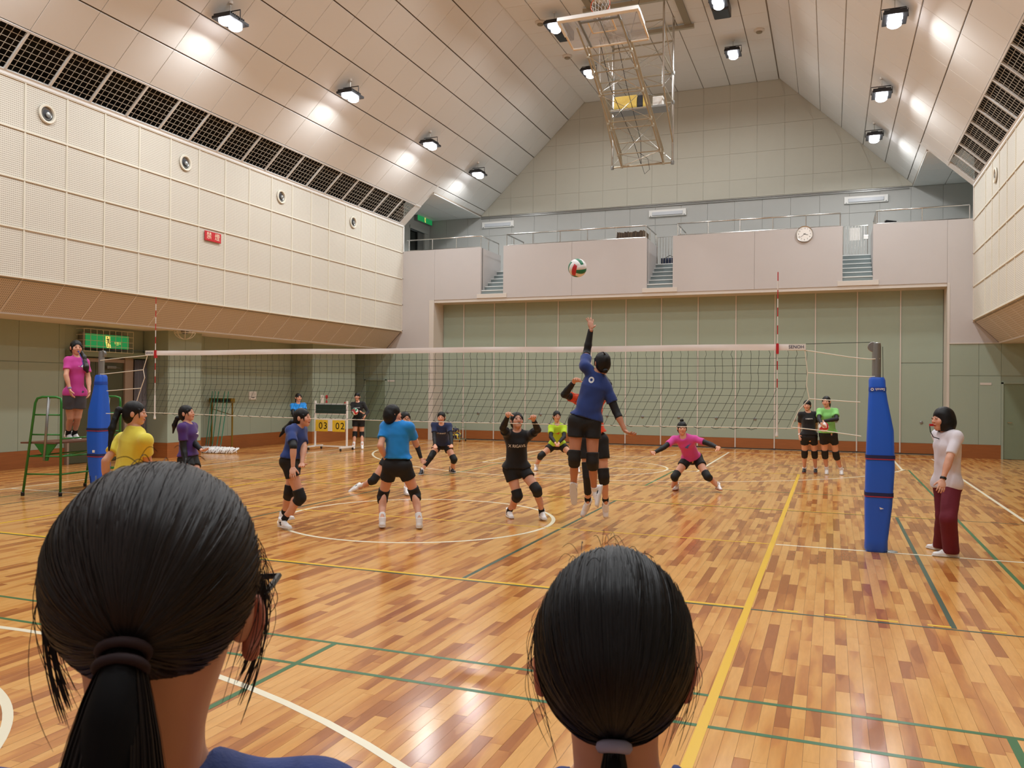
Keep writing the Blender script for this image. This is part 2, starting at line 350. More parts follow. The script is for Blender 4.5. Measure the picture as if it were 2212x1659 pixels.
# ---- sloping ceilings with tiles and the dark grille band
SA=math.radians(43.7); SLEN=(XA-XL)/math.cos(SA)
SROW=[.865,1.745,2.625,3.51,4.40,5.28,6.20,7.04]; YS0=.335; TP=.875
def slope(name,X,n):
    U=np.array((n*math.cos(SA),0,math.sin(SA))); N=np.array((n*math.sin(SA),0,-math.cos(SA)))
    if name=='ceiling_left': pass
    P=lambda s,y,h=0: np.array((X,y,ZT))+U*s+np.array((0,0,0))+N*h
    c=S(name,MB().obox(P(SLEN/2+.44,(YN+YF)/2,-.09),U,(0,1,0),N,SLEN/2-.43,(YF-YN)/2,.04)
        .obox(P((1.46+SLEN)/2,(YF+YB)/2,-.09),U,(0,1,0),N,(SLEN-1.46)/2,(YB-YF)/2+.02,.04).obox(P(.42,(YN-5)/2,-.09),U,(0,1,0),N,.42,(-5-YN)/2,.04),M['joint'])
    ks=[k for k in range(-20,22) if YS0+k*TP>=(-5 if n>0 else 3.5) and YS0+k*TP<YB-.2]; edges=[YS0+k*TP for k in ks]+[YB]
    for i in range(len(edges)-1):
        e0,e1=edges[i],edges[i+1]
        for r in range(7):
            s0,s1=SROW[r],SROW[r+1]
            if e0>YF-.6 and s0<1.0:
                if e0>YF: 
                    s0=1.46
                elif e1>YF+.05: e1=YF+.05
            if s1-s0<.05: continue
            MB().slab(P(s0+.014,e0+.004,-.035),(0,1,0),U,N,e1-e0-.008,s1-s0-.028,.035,.004).build('ceiling_panel',M['ceil'],c,wl=P(s0,e0))
            if r==0 and e0<=YF<edges[i+1]: MB().slab(P(1.46,YF+.05,-.035),(0,1,0),U,N,edges[i+1]-YF-.05,.27,.035,.004).build('ceiling_panel',M['ceil'],c,wl=P(1.46,YF+.05))
            e1=edges[i+1]
    MB().obox(P((.83+1.46)/2,YF+.02,-.03),U,(0,1,0),N,(1.46-.0)/2,.03,.035).build('opening_trim',M['ceil'],c)
    MB().obox(P(1.44,(YF+YB)/2,-.06),U,(0,1,0),N,.02,(YB-YF)/2,.07).build('opening_trim',M['ceil'],c)
    # grille band
    ge=[YS0+k*TP for k in range(-6 if n>0 else 4,17)]; ge=[e for e in ge if e<14.35]+[14.3]
    for i in range(len(ge)-1):
        e0,e1=ge[i],ge[i+1]
        if e1-e0<.2: continue
        g=MB(); NR,NC=7,7
        for q in range(1,NR): g.obox(P(.05+.78*q/NR,(e0+e1)/2,-.01),U,(0,1,0),N,.0045,(e1-e0)/2,.003)
        for q in range(1,NC): g.obox(P(.44,e0+(e1-e0)*q/NC,-.01),U,(0,1,0),N,.39,.0045,.003)
        tag(g.build('grille_bars',M['barmetal'],c,wl=P(.05,e0)),kind='stuff')
        if i: MB().obox(P(.44,e0,-.005),U,(0,1,0),N,.40,.022,.02).build('grille_divider',M['ceil'],c)
    MB().obox(P(.44,(ge[0]+14.4)/2,-.55),U,(0,1,0),N,.5,(14.9-ge[0])/2,.02).obox(P(-.02,(ge[0]+14.5)/2,-.28),U,(0,1,0),N,.01,(14.9-ge[0])/2,.27).obox(P(.9,(ge[0]+14.5)/2,-.28),U,(0,1,0),N,.01,(14.9-ge[0])/2,.27).build('dark_duct',M['void'],c)
    MB().obox(P(.845,(ge[0]+YF)/2,-.01),U,(0,1,0),N,.018,(YF-ge[0])/2,.025).obox(P(.03,(ge[0]+YF)/2,-.01),U,(0,1,0),N,.022,(YF-ge[0])/2,.025).build('grille_frame',M['ceil'],c)
    MB().obox(P(.44,(14.3+YF)/2+.03,-.01),U,(0,1,0),N,.44,(YF-14.3)/2+.03,.02).build('grille_end_panel',M['ceil'],c)
    return c
slope('ceiling_left',XL,1); slope('ceiling_right',XR,-1)
# ---- flat ceiling
cc=S('ceiling',MB().box((XA-.1,YN,ZC+.035),(XB+.1,YB,ZC+.12)),M['joint'])
xe=[XA+.02]+[.09+TP*k for k in (-3,-2,-1,0,1,2,3)]+[XB-.02]
for k in range(4,21):
    y0=YS0+TP*k; y1=min(y0+TP,YB)
    for i in range(len(xe)-1): MB().slab((xe[i]+.012,y0+.004,ZC+.035),(1,0,0),(0,1,0),(0,0,-1),xe[i+1]-xe[i]-.024,y1-y0-.008,.035,.004).build('ceiling_panel',M['ceil'],cc,wl=(xe[i],y0,ZC))
# ---- far upper wall and gallery back wall
uw=S('wall_back_upper',MB().add([(-7.6,YB+.02,8.1),(7.8,YB+.02,8.1),(XB+.05,YB+.02,ZC+.1),(XA-.05,YB+.02,ZC+.1),(-7.6,YB+.2,8.1),(7.8,YB+.2,8.1),(XB+.05,YB+.2,ZC+.1),(XA-.05,YB+.2,ZC+.1)],[(0,1,2,3),(7,6,5,4),(0,4,5,1),(1,5,6,2),(2,6,7,3),(3,7,4,0)]),M['upper_wall'])
zr=[8.14,8.75,9.63,10.51,11.39,ZC]
def xlim(z): t=(z-7.12)/math.tan(SA); return XL+t,XR-t
for r in range(5):
    z0,z1=zr[r]+.003,zr[r+1]-.003
    for k in range(-9,10):
        a,b=.1+TP*(k-.0)+.003,.1+TP*(k+1)-.003
        l0,r0=xlim(z0); l1,r1=xlim(z1)
        a0,a1=max(a,l0),max(a,l1); b0,b1=min(b,r0),min(b,r1)
        if b0-a0<.05: continue
        if b1<a1: b1=a1=(a1+b1)/2 if a1<=b0 else b0
        y=YB+.02; yf=YB+.005
        MB().add([(a0,yf,z0),(b0,yf,z0),(b1,yf,z1),(a1,yf,z1),(a0,y,z0),(b0,y,z0),(b1,y,z1),(a1,y,z1)],[(0,1,2,3),(0,4,5,1),(1,5,6,2),(2,6,7,3),(3,7,4,0)]).build('wall_panel',M['upper_wall'],uw)
MB().box((-7.2,YB-.03,8.04),(7.3,YB+.03,8.07)).box((-7.2,YB-.02,8.10),(7.3,YB+.03,8.12)).build('trim_line',M['greysteel'],uw)
gb=S('wall_back_gallery',MB().box((-9.5,YB+.02,5.5),(9.7,YB+.2,8.12)),M['grey_wall'])
for k in range(-11,11):
    a,b=.24+.889*k,.24+.889*(k+1)
    a=max(a,-9.4);b=min(b,9.6)
    for z0,z1 in ((5.55,7.385),(7.395,8.10)): MB().slab((a+.004,YB+.02,z0),(1,0,0),(0,0,1),(0,-1,0),b-a-.008,z1-z0,.015,.003).build('wall_panel',M['grey_wall'],gb)
# gallery side walls, floor, low side ceilings
for s_,X,nm in ((-1,-9.35,'left'),(1,9.55,'right')):
    g=S('wall_gallery_'+nm,MB().box((X,YF,5.4),(X+s_*.2,17.0,8.2)).box((X,18.25,5.4),(X+s_*.2,YB,8.2)).box((X,17.0,7.55),(X+s_*.2,18.25,8.2)),M['grey_wall'])
    d=root_struct('door_gallery_'+nm,(X,17.6,5.55))
    MB().box((X+s_*.12,17.0,5.55),(X+s_*.16,18.25,7.55)).build('door_opening',M['doordark'],d)  # dark sheet painted in for the unlit space behind the slid-open door
    MB().box((X-s_*.06,16.95,7.55),(X+s_*.05,18.4,7.66)).box((X-s_*.01,16.95,5.55),(X+s_*.05,17.02,7.55)).box((X-s_*.01,18.2,5.55),(X+s_*.05,18.26,7.55)).build('door_frame',M['grey_wall'],d)
    MB().box((X+s_*.05,17.75,5.55),(X+s_*.1,18.2,7.55)).build('sliding_leaf',M['greysteel'],d)
    xi=-7.19 if s_<0 else 7.39
    lo=S('ceiling_gallery_'+nm,MB().box((xi,YF+.04,8.13),(X,YB,8.2)),M['joint'])
    xs_=[xi+s_*q for q in (0,.9,1.8,abs(X-xi))]
    for i in range(3):
        for j in range(6):
            y0=YF+.06+j*.66; MB().slab((min(xs_[i],xs_[i+1])+.008,y0+.005,8.13),(1,0,0),(0,1,0),(0,0,-1),abs(xs_[i+1]-xs_[i])-.016,.65,.03,.003).build('ceiling_panel',M['ceil'],lo)
    # return wall beside the grille down to the parapet
    Xw=XL if s_<0 else XR
    S('trim_%d'%(1 if s_<0 else 2),MB().box((Xw-.03*s_*-1,YF-.0,6.2),(Xw+s_*.06,YF+.06,ZT+.05)).box((Xw+s_*.02,YF+.05,5.5),(X,YF+.12,8.14)),M['whitepl'])
S('floor_gallery',MB().box((-9.4,16.05,5.35),(9.6,YB+.1,5.55)).box((-9.4,YF+.1,5.35),(-5.5,16.05,5.55)).box((-4.65,YF+.1,5.35),(-.12,16.05,5.55)).box((.74,YF+.1,5.35),(5.3,16.05,5.55)).box((6.14,YF+.1,5.35),(9.6,16.05,5.55)),M['stair'])
# ---- parapet front: one board per joint in the photograph
par=S('wall_back_parapet',MB().box((-8.3,YF+.02,4.6),(-5.46,YF+.14,6.23)).box((-4.69,YF+.02,4.6),(-.08,YF+.14,6.23)).box((.69,YF+.02,4.6),(5.34,YF+.14,6.23)).box((6.1,YF+.02,4.6),(8.5,YF+.14,6.23))
   .box((-5.46,YF+.02,4.6),(-4.69,YF+.14,4.72)).box((-.08,YF+.02,4.6),(.69,YF+.14,4.72)).box((5.34,YF+.02,4.6),(6.1,YF+.14,4.72)),M['pinkgrey'])
for a,b,z0 in ((-8.3,-7.12,3.0),(-7.12,-5.46,4.59),(-4.69,-2.41,4.59),(-2.41,-.08,4.59),(.69,3.01,4.59),(3.01,5.34,4.59),(6.1,7.9,4.59),(7.9,8.5,3.0)):
    if z0==3.0:
        # board that steps down beside the big opening and under the soffit
        if a<0: P4=[(-8.3,3.6),(-8.9,3.0),(-7.16,3.0),(-7.12,4.59),(-7.12,6.25),(-8.3,6.25)]
        else: P4=[(7.9,4.59),(7.9,3.0),(9.1,3.0),(8.5,3.6),(8.5,6.25),(7.9,6.25)]
        n_=len(P4); MB().add([(x,YF,z) for x,z in P4]+[(x,YF+.02,z) for x,z in P4],[tuple(range(n_))]+[(i,n_+i,n_+(i+1)%n_,(i+1)%n_) for i in range(n_)]).build('front_panel',M['pinkgrey'],par)
    else: MB().slab((a+.003,YF+.02,z0),(1,0,0),(0,0,1),(0,-1,0),b-a-.006,6.25-z0,.02,.003).build('front_panel',M['pinkgrey'],par)
for a,b in ((-5.59,-4.56),(-.21,.83),(5.21,6.25)): MB().slab((a,YF+.02,4.60),(1,0,0),(0,0,1),(0,-1,0),b-a,.135,.04,.004).build('stair_sill',M['trimw'],par)
for xa in (-5.46,-.08,5.34): 
    MB().box((xa-.1,YF+.1,4.7),(xa,16.3,6.23)).build('stair_side_wall',M['pinkgrey'],par)
    MB().box((xa+.77,YF+.1,4.7),(xa+.87,16.3,6.23)).build('stair_side_wall',M['pinkgrey'],par)
MB().box((-7.25,YF+.02,4.5),(8.0,15.4,4.6)).build('lintel_soffit',M['trimw'],par)
# stairs in the three openings
STN=['left','middle','right']
for q,(xa,xb) in enumerate(((-5.46,-4.69),(-.08,.69),(5.34,6.1))):
    st=root_struct('stairs_gallery_'+STN[q],((xa+xb)/2,15.3,4.72))
    for i in range(6):
        y=14.68+.26*i; z=4.72+.157*i
        if i==5: y=15.95
        MB().box((xa,y,4.70),(xb,min(y+.30,16.05),z+.14)).build('step',M['stair'],st)
        MB().box((xa,y-.012,z+.118),(xb,y+.03,z+.145)).build('step_nosing',M['nose'],st)
# ---- lower green walls
def green_wall(name,X,n,segs,z1=ZS):
    g=S(name,MB().box((X-n*.15,YN,-.02),(X-n*.02,YF+.1,z1)),M['green'])
    for (a,b) in segs:
        for z0,zz in ((.36,2.165),(2.175,z1)): MB().slab((X-n*.02,a+.003,z0),(0,1,0),(0,0,1),(n,0,0),b-a-.006,zz-z0,.018,.003).build('wall_panel',M['green'],g)
        MB().box((X-n*.02,a,0),(X+n*.004,b,.36)).build('wood_base',M['wood_base'],g)
    return g
segs=[(-1.55+.93*k,-1.55+.93*(k+1)) for k in range(-4,5)]+[(3.1,3.25)]+[(6.5,7.43),(7.43,8.36),(8.36,9.29),(9.29,10.22),(10.22,11.18),(13.55,14.6)]
green_wall('wall_left_lower',XWL,1,segs)
S('wall_right_lower',MB().box((XWR,YN,0),(XWR+.15,YF+.1,ZS)),M['green'])
# pillars
for i,(a,b) in enumerate(((5.4,6.5),(11.18,13.55))):
    p_=S('pillar_%d'%(i+1),MB().box((XWL,a+.02,0),(-9.47,b-.02,ZS)),M['green'])
    m_=(a+b)/2
    for u,v in ((a,m_),(m_,b)):
        MB().slab((-9.47,u+.003,.36),(0,1,0),(0,0,1),(1,0,0),v-u-.006,ZS-.36,.02,.003).build('wall_panel',M['green'],p_)
    MB().slab((XWL,a+.02,.36),(1,0,0),(0,0,1),(0,-1,0),.745,ZS-.36,.02,.003).build('wall_panel',M['green'],p_)
    MB().box((XWL,a-.004,0),(-9.446,b+.004,.36)).build('wood_base',M['wood_base'],p_)
# back lower walls either side of the folding partition
def backlow(name,x0,x1,seams,door,parn):
    g=S(name,MB().box((x0,YF+.02,0),(x1,YF+.2,ZS)),M['green'])
    for a,b in zip(seams[:-1],seams[1:]):
        for z0,z1 in ((.36,2.14),(2.15,ZS-.02)):
            if b>door[0]+.02 and a<door[1]-.02:
                if z0<1: continue
            MB().slab((a+.003,YF+.02,z0),(1,0,0),(0,0,1),(0,-1,0),b-a-.006,z1-z0,.018,.003).build('wall_panel',M['green'],g)
    for a,b in ((x0,door[0]),(door[1],x1)):
        if b-a>.05: MB().box((a,YF-.004,0),(b,YF+.02,.36)).build('wood_base',M['wood_base'],g)
    MB().box((x0,YF-.02,ZS-.02),(x1,YF+.02,ZS+.01)).build('top_trim',M['trimw'],g)
    return g
backlow('wall_back_left',XWL,-7.22,[-10.2,-9.73,-8.88,-8.03,-7.22],(-9.73,-8.88),'l')
backlow('wall_back_right',7.95,XWR,[7.95,8.64,9.15,10.05,10.4],(9.15,10.05),'r')
for i,(x0,x1) in enumerate(((-9.73,-8.88),(9.15,10.05))):
    d=root_struct('door_%d'%(i+1),((x0+x1)/2,YF,0))
    MB().box((x0+.05,YF+.0,.01),(x1-.05,YF+.03,1.94)).build('door_leaf',M['green_dark'],d)
    MB().box((x0,YF-.02,0),(x0+.05,YF+.04,1.98)).box((x1-.05,YF-.02,0),(x1,YF+.04,1.98)).box((x0,YF-.02,1.94),(x1,YF+.04,1.99)).build('door_frame',M['green'],d)
    hx=x0+.14 if i else x1-.14
    tag(MB().tube([(hx,YF,.95),(hx,YF-.05,.95),(hx+(.1 if i else -.1),YF-.05,.95)],.009).build('door_handle',M['steel'],d),'steel lever handle')
# jambs and the folding partition
S('trim_3',MB().box((-7.3,YF-.01,0),(-7.13,15.38,4.59)),M['trimw']); S('trim_4',MB().box((7.9,YF-.01,0),(7.96,15.38,4.59)),M['trimw'])
fp=S('wall_folding_partition',MB().box((-7.4,15.36,0),(8.1,15.45,4.6)),M['green'])
px_=[-7.46+1.1*k for k in range(15)]
for i,(a,b) in enumerate(zip(px_[:-1],px_[1:])):
    a=max(a,-7.13); b=min(b,7.9)
    if i==13:
        for z0,z1 in ((.31,2.5),(2.51,4.56)): MB().slab((a+.012,15.36,z0),(1,0,0),(0,0,1),(0,-1,0),b-a-.024,z1-z0,.05,.006).build('partition_panel',M['green'],fp)
    else: MB().slab((a+.012,15.36,.31),(1,0,0),(0,0,1),(0,-1,0),b-a-.024,4.25,.05,.006).build('partition_panel',M['green'],fp)
    MB().box((a+.012,15.30,.03),(b-.012,15.36,.31)).build('wood_base',M['wood_base'],fp)
    if i: 
        MB().box((a-.016,15.285,.04),(a+.016,15.36,4.52)).build('edge_strip',M['trimw'],fp)
        MB().box((a-.07,15.26,4.53),(a+.07,15.34,4.57)).build('track_hanger',M['dark'],fp); MB().box((a-.06,15.27,0),(a+.06,15.33,.03)).build('floor_stop',M['dark'],fp)
for x in (-6.94,-5.82,-4.72,-3.63,-2.53,-1.44,-.32,.78,1.89,3.,4.1,5.2,6.3,7.37): MB().lathe((x,15.31,.88),[(.04,0),(.045,.012),(.03,.02),(.001,.021)],14,(0,-1,0)).build('lock_rosette',M['greysteel'],fp,smooth='auto')
MB().box((-7.13,15.26,.0),(7.9,15.30,.012)).build('floor_track',M['greysteel'],fp)
# near end of the hall, behind the viewer
S('wall_front',MB().box((XWL-.2,YN-.2,0),(XWR+.2,YN,ZC+.2)),M['pinkgrey'])
S('baseboard_front',MB().box((XWL,YN,0),(XWR,YN+.03,.36)),M['wood_base'])
# double door in the left wall with curtain beside it
d=root_struct('door_3',(-10.15,4.1,0))
MB().box((-10.2,3.25,2.33),(-9.98,5.4,2.46)).build('door_header',M['green_dark'],d)
for a,b in ((3.3,3.98),(3.99,4.76)): 
    MB().box((-10.19,a,.01),(-10.15,b,2.22)).build('door_leaf',mat('dark_green_door','#4a4d38',.4),d)
MB().box((-10.2,3.25,0),(-10.12,3.30,2.28)).box((-10.2,4.76,0),(-10.1,5.0,2.33)).box((-10.2,3.25,2.22),(-10.12,4.9,2.30)).build('door_frame',M['frame'],d)
MB().box((-10.15,4.25,2.08),(-10.09,4.5,2.14)).tube([(-10.1,4.3,2.1),(-9.98,4.4,2.1),(-10.1,4.62,2.1)],.008).build('door_closer',M['greysteel'],d)
cv=[];nn=60
for i in range(nn+1):
    y=5.0+.38*i/nn; x=-10.08+.03*math.sin(i*1.05)+.01*math.sin(i*2.7)
    cv+=[(x,y,.06),(x+.005,y,2.3)]
cu=MB().add(cv,[(2*i,2*i+2,2*i+3,2*i+1) for i in range(nn)]).build('curtain',M['curtain'],None,wl=(-10.1,5.2,.06),smooth=True)
tag(cu,'grey pleated curtain hanging between the dark double door and the green pillar','curtain')
mo=cu.modifiers.new('s','SOLIDIFY'); mo.thickness=.004

# ================================================================= OBJECTS
# ---- high bay lamps
def lamp(x,y,ztop,zb,label,group,on_slope=0,vis=True):
    t=empty('high_bay_lamp',(x,y,zb),label,'lamp',group)
    w_=t['_w']; hx,hy=.22,.28
    MB().box((x-hx,y-hy,zb+.05),(x+hx,y+hy,zb+.10)).build('housing',M['dark'],t)
    f=MB()
    for i in range(9): f.box((x-hx+.02,y-hy+.03+i*.05,zb+.10),(x+hx-.02,y-hy+.045+i*.05,zb+.15))
    f.build('cooling_fins',M['dark'],t)
    MB().box((x-.09,y-.12,zb+.15),(x+.09,y+.12,zb+.21)).build('driver_box',M['dark'],t)
    MB().tube([(x-hx-.015,y,zb+.08),(x-hx-.015,y,zb+.27),(x+hx+.015,y,zb+.27),(x+hx+.015,y,zb+.08)],.012,6).build('yoke',M['dark'],t)
    MB().tube([(x,y,zb+.26),(x,y,ztop)],.009,6).build('hanging_rod',M['steel'],t)
    MB().lathe((x,y,ztop-.03),[(.04,0),(.045,.03),(.045,.05)],12).build('ceiling_plate',M['trimw'],t)
    for s in (-1,1):
        l=MB(); l.lathe((x,y+s*.14,zb-.01),[(.001,-.04),(.09,-.03),(.13,0),(.135,.06)],16); l.build('led_lens',M['lens'],t,smooth=True)
    ld=bpy.data.lights.new('lamp_light','AREA'); ld.shape='RECTANGLE'; ld.size=.34; ld.size_y=.44; ld.energy=LAMP_W; ld.spread=math.radians(168); ld.color=LAMP_COL
    lo=bpy.data.objects.new('lamp_light',ld); COL.objects.link(lo); lo.parent=t; lo.location=(0,0,-.06)
ORD=['farthest','second from the far end','third from the far end','fourth from the far end','fifth from the far end','sixth from the far end','seventh from the far end']
for nm,x,zt,zb,ys in (('left sloping ceiling',-6.03,9.28,8.83,(15.6,12.06,7.72,3.38,-.95,-5.3,-9.65)),('right sloping ceiling',6.17,9.35,8.88,(15.8,12.2,7.8,3.4,-.95,-5.3,-9.65)),
    ('flat ceiling, left row',-2.02,ZC,11.5,(15.0,11.52,7.6,3.6,-.4,-4.4,-8.4)),('flat ceiling, right row',2.33,ZC,11.5,(15.0,11.6,7.6,3.6,-.4,-4.4,-8.4))):
    for i,y in enumerate(ys): lamp(x,y,zt,zb,'bright led high bay lamp on the %s, %s'%(nm,ORD[i]),'high bay lamps under the ceiling')
# ceiling speakers and detectors
for x,y,l in ((-2.05,12.45,'left'),(2.3,12.5,'right')):
    t=empty('ceiling_speaker',(x,y,ZC-.25),'dark box loudspeaker hung beside the bright lamp in the %s row of the flat ceiling'%l,'speaker')
    MB().slab((x-.22,y-.3,ZC-.05),(1,0,0),(0,1,0),(0,0,-1),.44,.6,.26,.03).build('cabinet',M['dark'],t)
    MB().slab((x-.19,y-.27,ZC-.3),(1,0,0),(0,1,0),(0,0,-1),.38,.54,.012,.004).build('grille',M['black'],t)
    MB().box((x-.03,y-.03,ZC-.06),(x+.03,y+.03,ZC)).build('bracket',M['steel'],t)
for x,y,l in ((-2.57,11.94,'left of the folded hoop, nearer one'),(-2.56,14.43,'left of the folded hoop, farther one'),(3.11,12.0,'right of the folded hoop, nearer one'),(3.1,14.53,'right of the folded hoop, farther one')):
    t=empty('heat_detector',(x,y,ZC-.08),'round pale detector on the flat ceiling, '+l,'detector','round detectors on the flat ceiling')
    MB().lathe((x,y,ZC),[(.15,0),(.15,-.03),(.12,-.06)],20).build('base_ring',M['trimw'],t,smooth='auto')
    MB().lathe((x,y,ZC-.06),[(.09,0),(.08,-.03),(.03,-.045),(.001,-.046)],16).build('dome',M['acback'],t,smooth='auto')
# wall air nozzles
def nozzle(X,n,y,z,label):
    t=empty('air_nozzle',(X,y,z),label,'vent','round air nozzles along the upper walls')
    MB().lathe((X+n*.005,y,z),[(.13,0),(.175,.0),(.18,.015),(.165,.03),(.135,.025),(.12,-.02),(.118,-.05)],28,(n,0,0),None,False).build('outer_ring',M['batten'],t,smooth='auto')
    MB().lathe((X+n*.0,y,z),[(.118,-.02),(.10,.012),(.085,.0),(.08,-.03)],24,(n,0,0),None,False).build('inner_ring',M['greysteel'],t,smooth='auto')
    MB().lathe((X+n*.002,y+.02,z-.01),[(.05,.0),(.048,.018),(.02,.024),(.001,.025)],18,(n,0,0)).build('nozzle_cone',M['greysteel'],t,smooth='auto')
    MB().lathe((X-n*.0,y,z),[(.12,0),(.001,.003)],24,(n,0,0)).build('dark_throat',M['dark'],t)
for i,y in enumerate((11.51,8.05,4.64,1.19)): nozzle(XL,1,y,6.64,'round white air nozzle high on the left wall, %s'%(ORD[i]))
nozzle(XR,-1,11.52,6.62,'round white air nozzle high on the right wall')
# no smoking sign
t=empty('no_smoking_sign',(XL+.02,5.52,5.15),'red sign with two white characters on the left perforated wall','sign')
MB().slab((XL+.012,5.25,5.04),(0,1,0),(0,0,1),(1,0,0),.53,.22,.02,.004).build('sign_board',M['red'],t)
textmesh('lettering','禁  煙',mat('cream_letter','#f0e2c8',.5),t,(XL+.033,5.515,5.15),(0,1,0),(0,0,1),.125,bold=0)
# ---- exit signs
M['signgreen']=mat('lit_green_sign','#1f8a4c',.4,emit='#1fa058',es=.5); M['signyellow']=mat('lit_yellow_figure','#f0e27a',.4,emit='#f4e87c',es=.8); M['signdark']=mat('dark_green_figure','#1d3b1c',.5)
def runner_sign(t,P,R_,h,parent=None):
    """flat pictogram: lit doorway with running figure, R_=right vector"""
    R_=np.array(R_,float); Z=np.array((0,0,1.)); P=np.array(P,float); n=np.cross(R_,Z)
    def poly(pts,m,nm,e):
        vs=[P+R_*x*h+Z*y*h+n*e for x,y in pts]; k=len(vs); MB().add(vs,[tuple(range(k))]).build(nm,m,t)
    poly([(-.22,-.02),(-.10,-.46),(.28,-.46),(.20,-.05),(.20,.42),(-.22,.42)],M['signyellow'],'doorway_shape',.002)
    mb=MB(); 
    def limb(a,b,w_):
        a=np.array(a);b=np.array(b); d=(b-a)/np.linalg.norm(b-a); q=np.array((-d[1],d[0]))*w_
        vs=[P+R_*x*h+Z*y*h+n*.004 for x,y in (a+q,a-q,b-q,b+q)]; mb.add(vs,[(0,1,2,3)])
    c=[(-.06+.05*math.cos(a),.31+.05*math.sin(a)) for a in np.linspace(0,2*PI,11)[:-1]]
    mb.add([P+R_*x*h+Z*y*h+n*.004 for x,y in c],[tuple(range(10))])
    for a,b,w_ in (((-.03,.22),(.02,.0),.05),((-.03,.21),(-.17,.13),.022),((.0,.2),(.13,.1),.022),((.02,.0),(.10,-.14),.03),((.10,-.14),(.24,-.16),.025),((.01,.0),(-.07,-.2),.03),((-.07,-.2),(-.02,-.38),.025)): limb(a,b,w_)
    mb.build('running_figure',M['signdark'],t)
t=empty('exit_sign',(-10.02,4.2,2.68),'lit green exit sign behind a wire guard above the dark double door','exit sign')
MB().slab((-10.17,3.56,2.50),(0,1,0),(0,0,1),(1,0,0),1.26,.36,.14,.03).build('case',M['greysteel'],t)
MB().slab((-10.028,3.60,2.53),(0,1,0),(0,0,1),(1,0,0),1.18,.30,.008,.003).build('lit_panel',M['signgreen'],t)
runner_sign(t,(-10.018,4.19,2.68),(0,1,0),.30)
textmesh('lettering','非常口',M['signyellow'],t,(-10.018,4.46,2.655),(0,1,0),(0,0,1),.045,bold=0); textmesh('lettering','EXIT',M['signyellow'],t,(-10.018,4.46,2.615),(0,1,0),(0,0,1),.022)
for i in range(9): MB().tube([(-10.18,3.5+i*.168,2.93),(-9.95,3.5+i*.168,2.93),(-9.95,3.5+i*.168,2.44),(-10.18,3.5+i*.168,2.44)],.005,5).build('guard_wire',M['batten'],t)
for z in (2.44,2.56,2.68,2.8,2.93): MB().tube([(-10.18,3.5,z),(-9.95,3.5,z),(-9.95,4.844,z),(-10.18,4.844,z)],.005,5).build('guard_wire',M['batten'],t)
t=empty('exit_sign',(-9.2,18.0,8.02),'green exit sign over the dark gallery doorway at the upper left','exit sign')
MB().box((-9.34,17.35,7.90),(-9.22,18.55,8.13)).build('case',M['greysteel'],t); MB().slab((-9.22,17.36,7.91),(0,1,0),(0,0,1),(1,0,0),1.18,.21,.008,.003).build('lit_panel',M['signgreen'],t); runner_sign(t,(-9.21,17.95,8.015),(0,1,0),.2)
t=empty('exit_sign',(9.4,17.6,8.0),'green exit sign over the gallery doorway at the upper right, seen almost edge on','exit sign')
MB().box((9.42,17.1,7.86),(9.54,18.1,8.1)).build('case',M['greysteel'],t); MB().slab((9.42,17.11,7.87),(0,1,0),(0,0,1),(-1,0,0),.98,.22,.008,.003).build('lit_panel',M['signgreen'],t); runner_sign(t,(9.41,17.6,7.98),(0,-1,0),.2)
# round guarded ceiling fitting on the left soffit
t=empty('guarded_detector',(-9.1,5.55,2.86),'round wire guard around a fitting under the left soffit, above the first pillar','detector')
MB().lathe((-9.1,5.55,3.0),[(.09,0),(.09,-.05),(.04,-.08),(.001,-.081)],16).build('fitting',M['greysteel'],t,smooth='auto')
for k in range(4):
    a=k*PI/4; MB().tube([(-9.1+.24*math.cos(a)*math.cos(q),5.55+.24*math.sin(a)*math.cos(q),3.0-.2*math.sin(q)) for q in np.linspace(0,PI,13)],.008,5).build('guard_wire',M['batten'],t)
MB().tube([(-9.1+.23*math.cos(q),5.55+.23*math.sin(q),2.95) for q in np.linspace(0,2*PI,21)],.008,5).build('guard_wire',M['batten'],t)
# gallery wall lights
for x0,x1,l in ((-7.15,-5.88,'left'),(-.86,.42,'middle'),(5.42,6.7,'right')):
    t=empty('gallery_wall_light',((x0+x1)/2,YB-.05,7.8),'long white unlit wall light on the gallery back wall, the %s one of three'%l,'wall light','long white lights on the gallery wall')
    MB().slab((x0,YB,7.68),(1,0,0),(0,0,1),(0,-1,0),x1-x0,.23,.06,.012).build('body',M['whitepl'],t)
    MB().slab((x0+.12,YB-.06,7.72),(1,0,0),(0,0,1),(0,-1,0),x1-x0-.24,.12,.03,.01).build('tube_cover',mat('pale_tube_cover','#c9ccd2',.25),t)
    for q in (x0+.06,x1-.06): MB().lathe((q,YB-.06,7.71),[(.02,0),(.02,.006),(.001,.007)],10,(0,-1,0)).build('screw_cap',M['greysteel'],t)
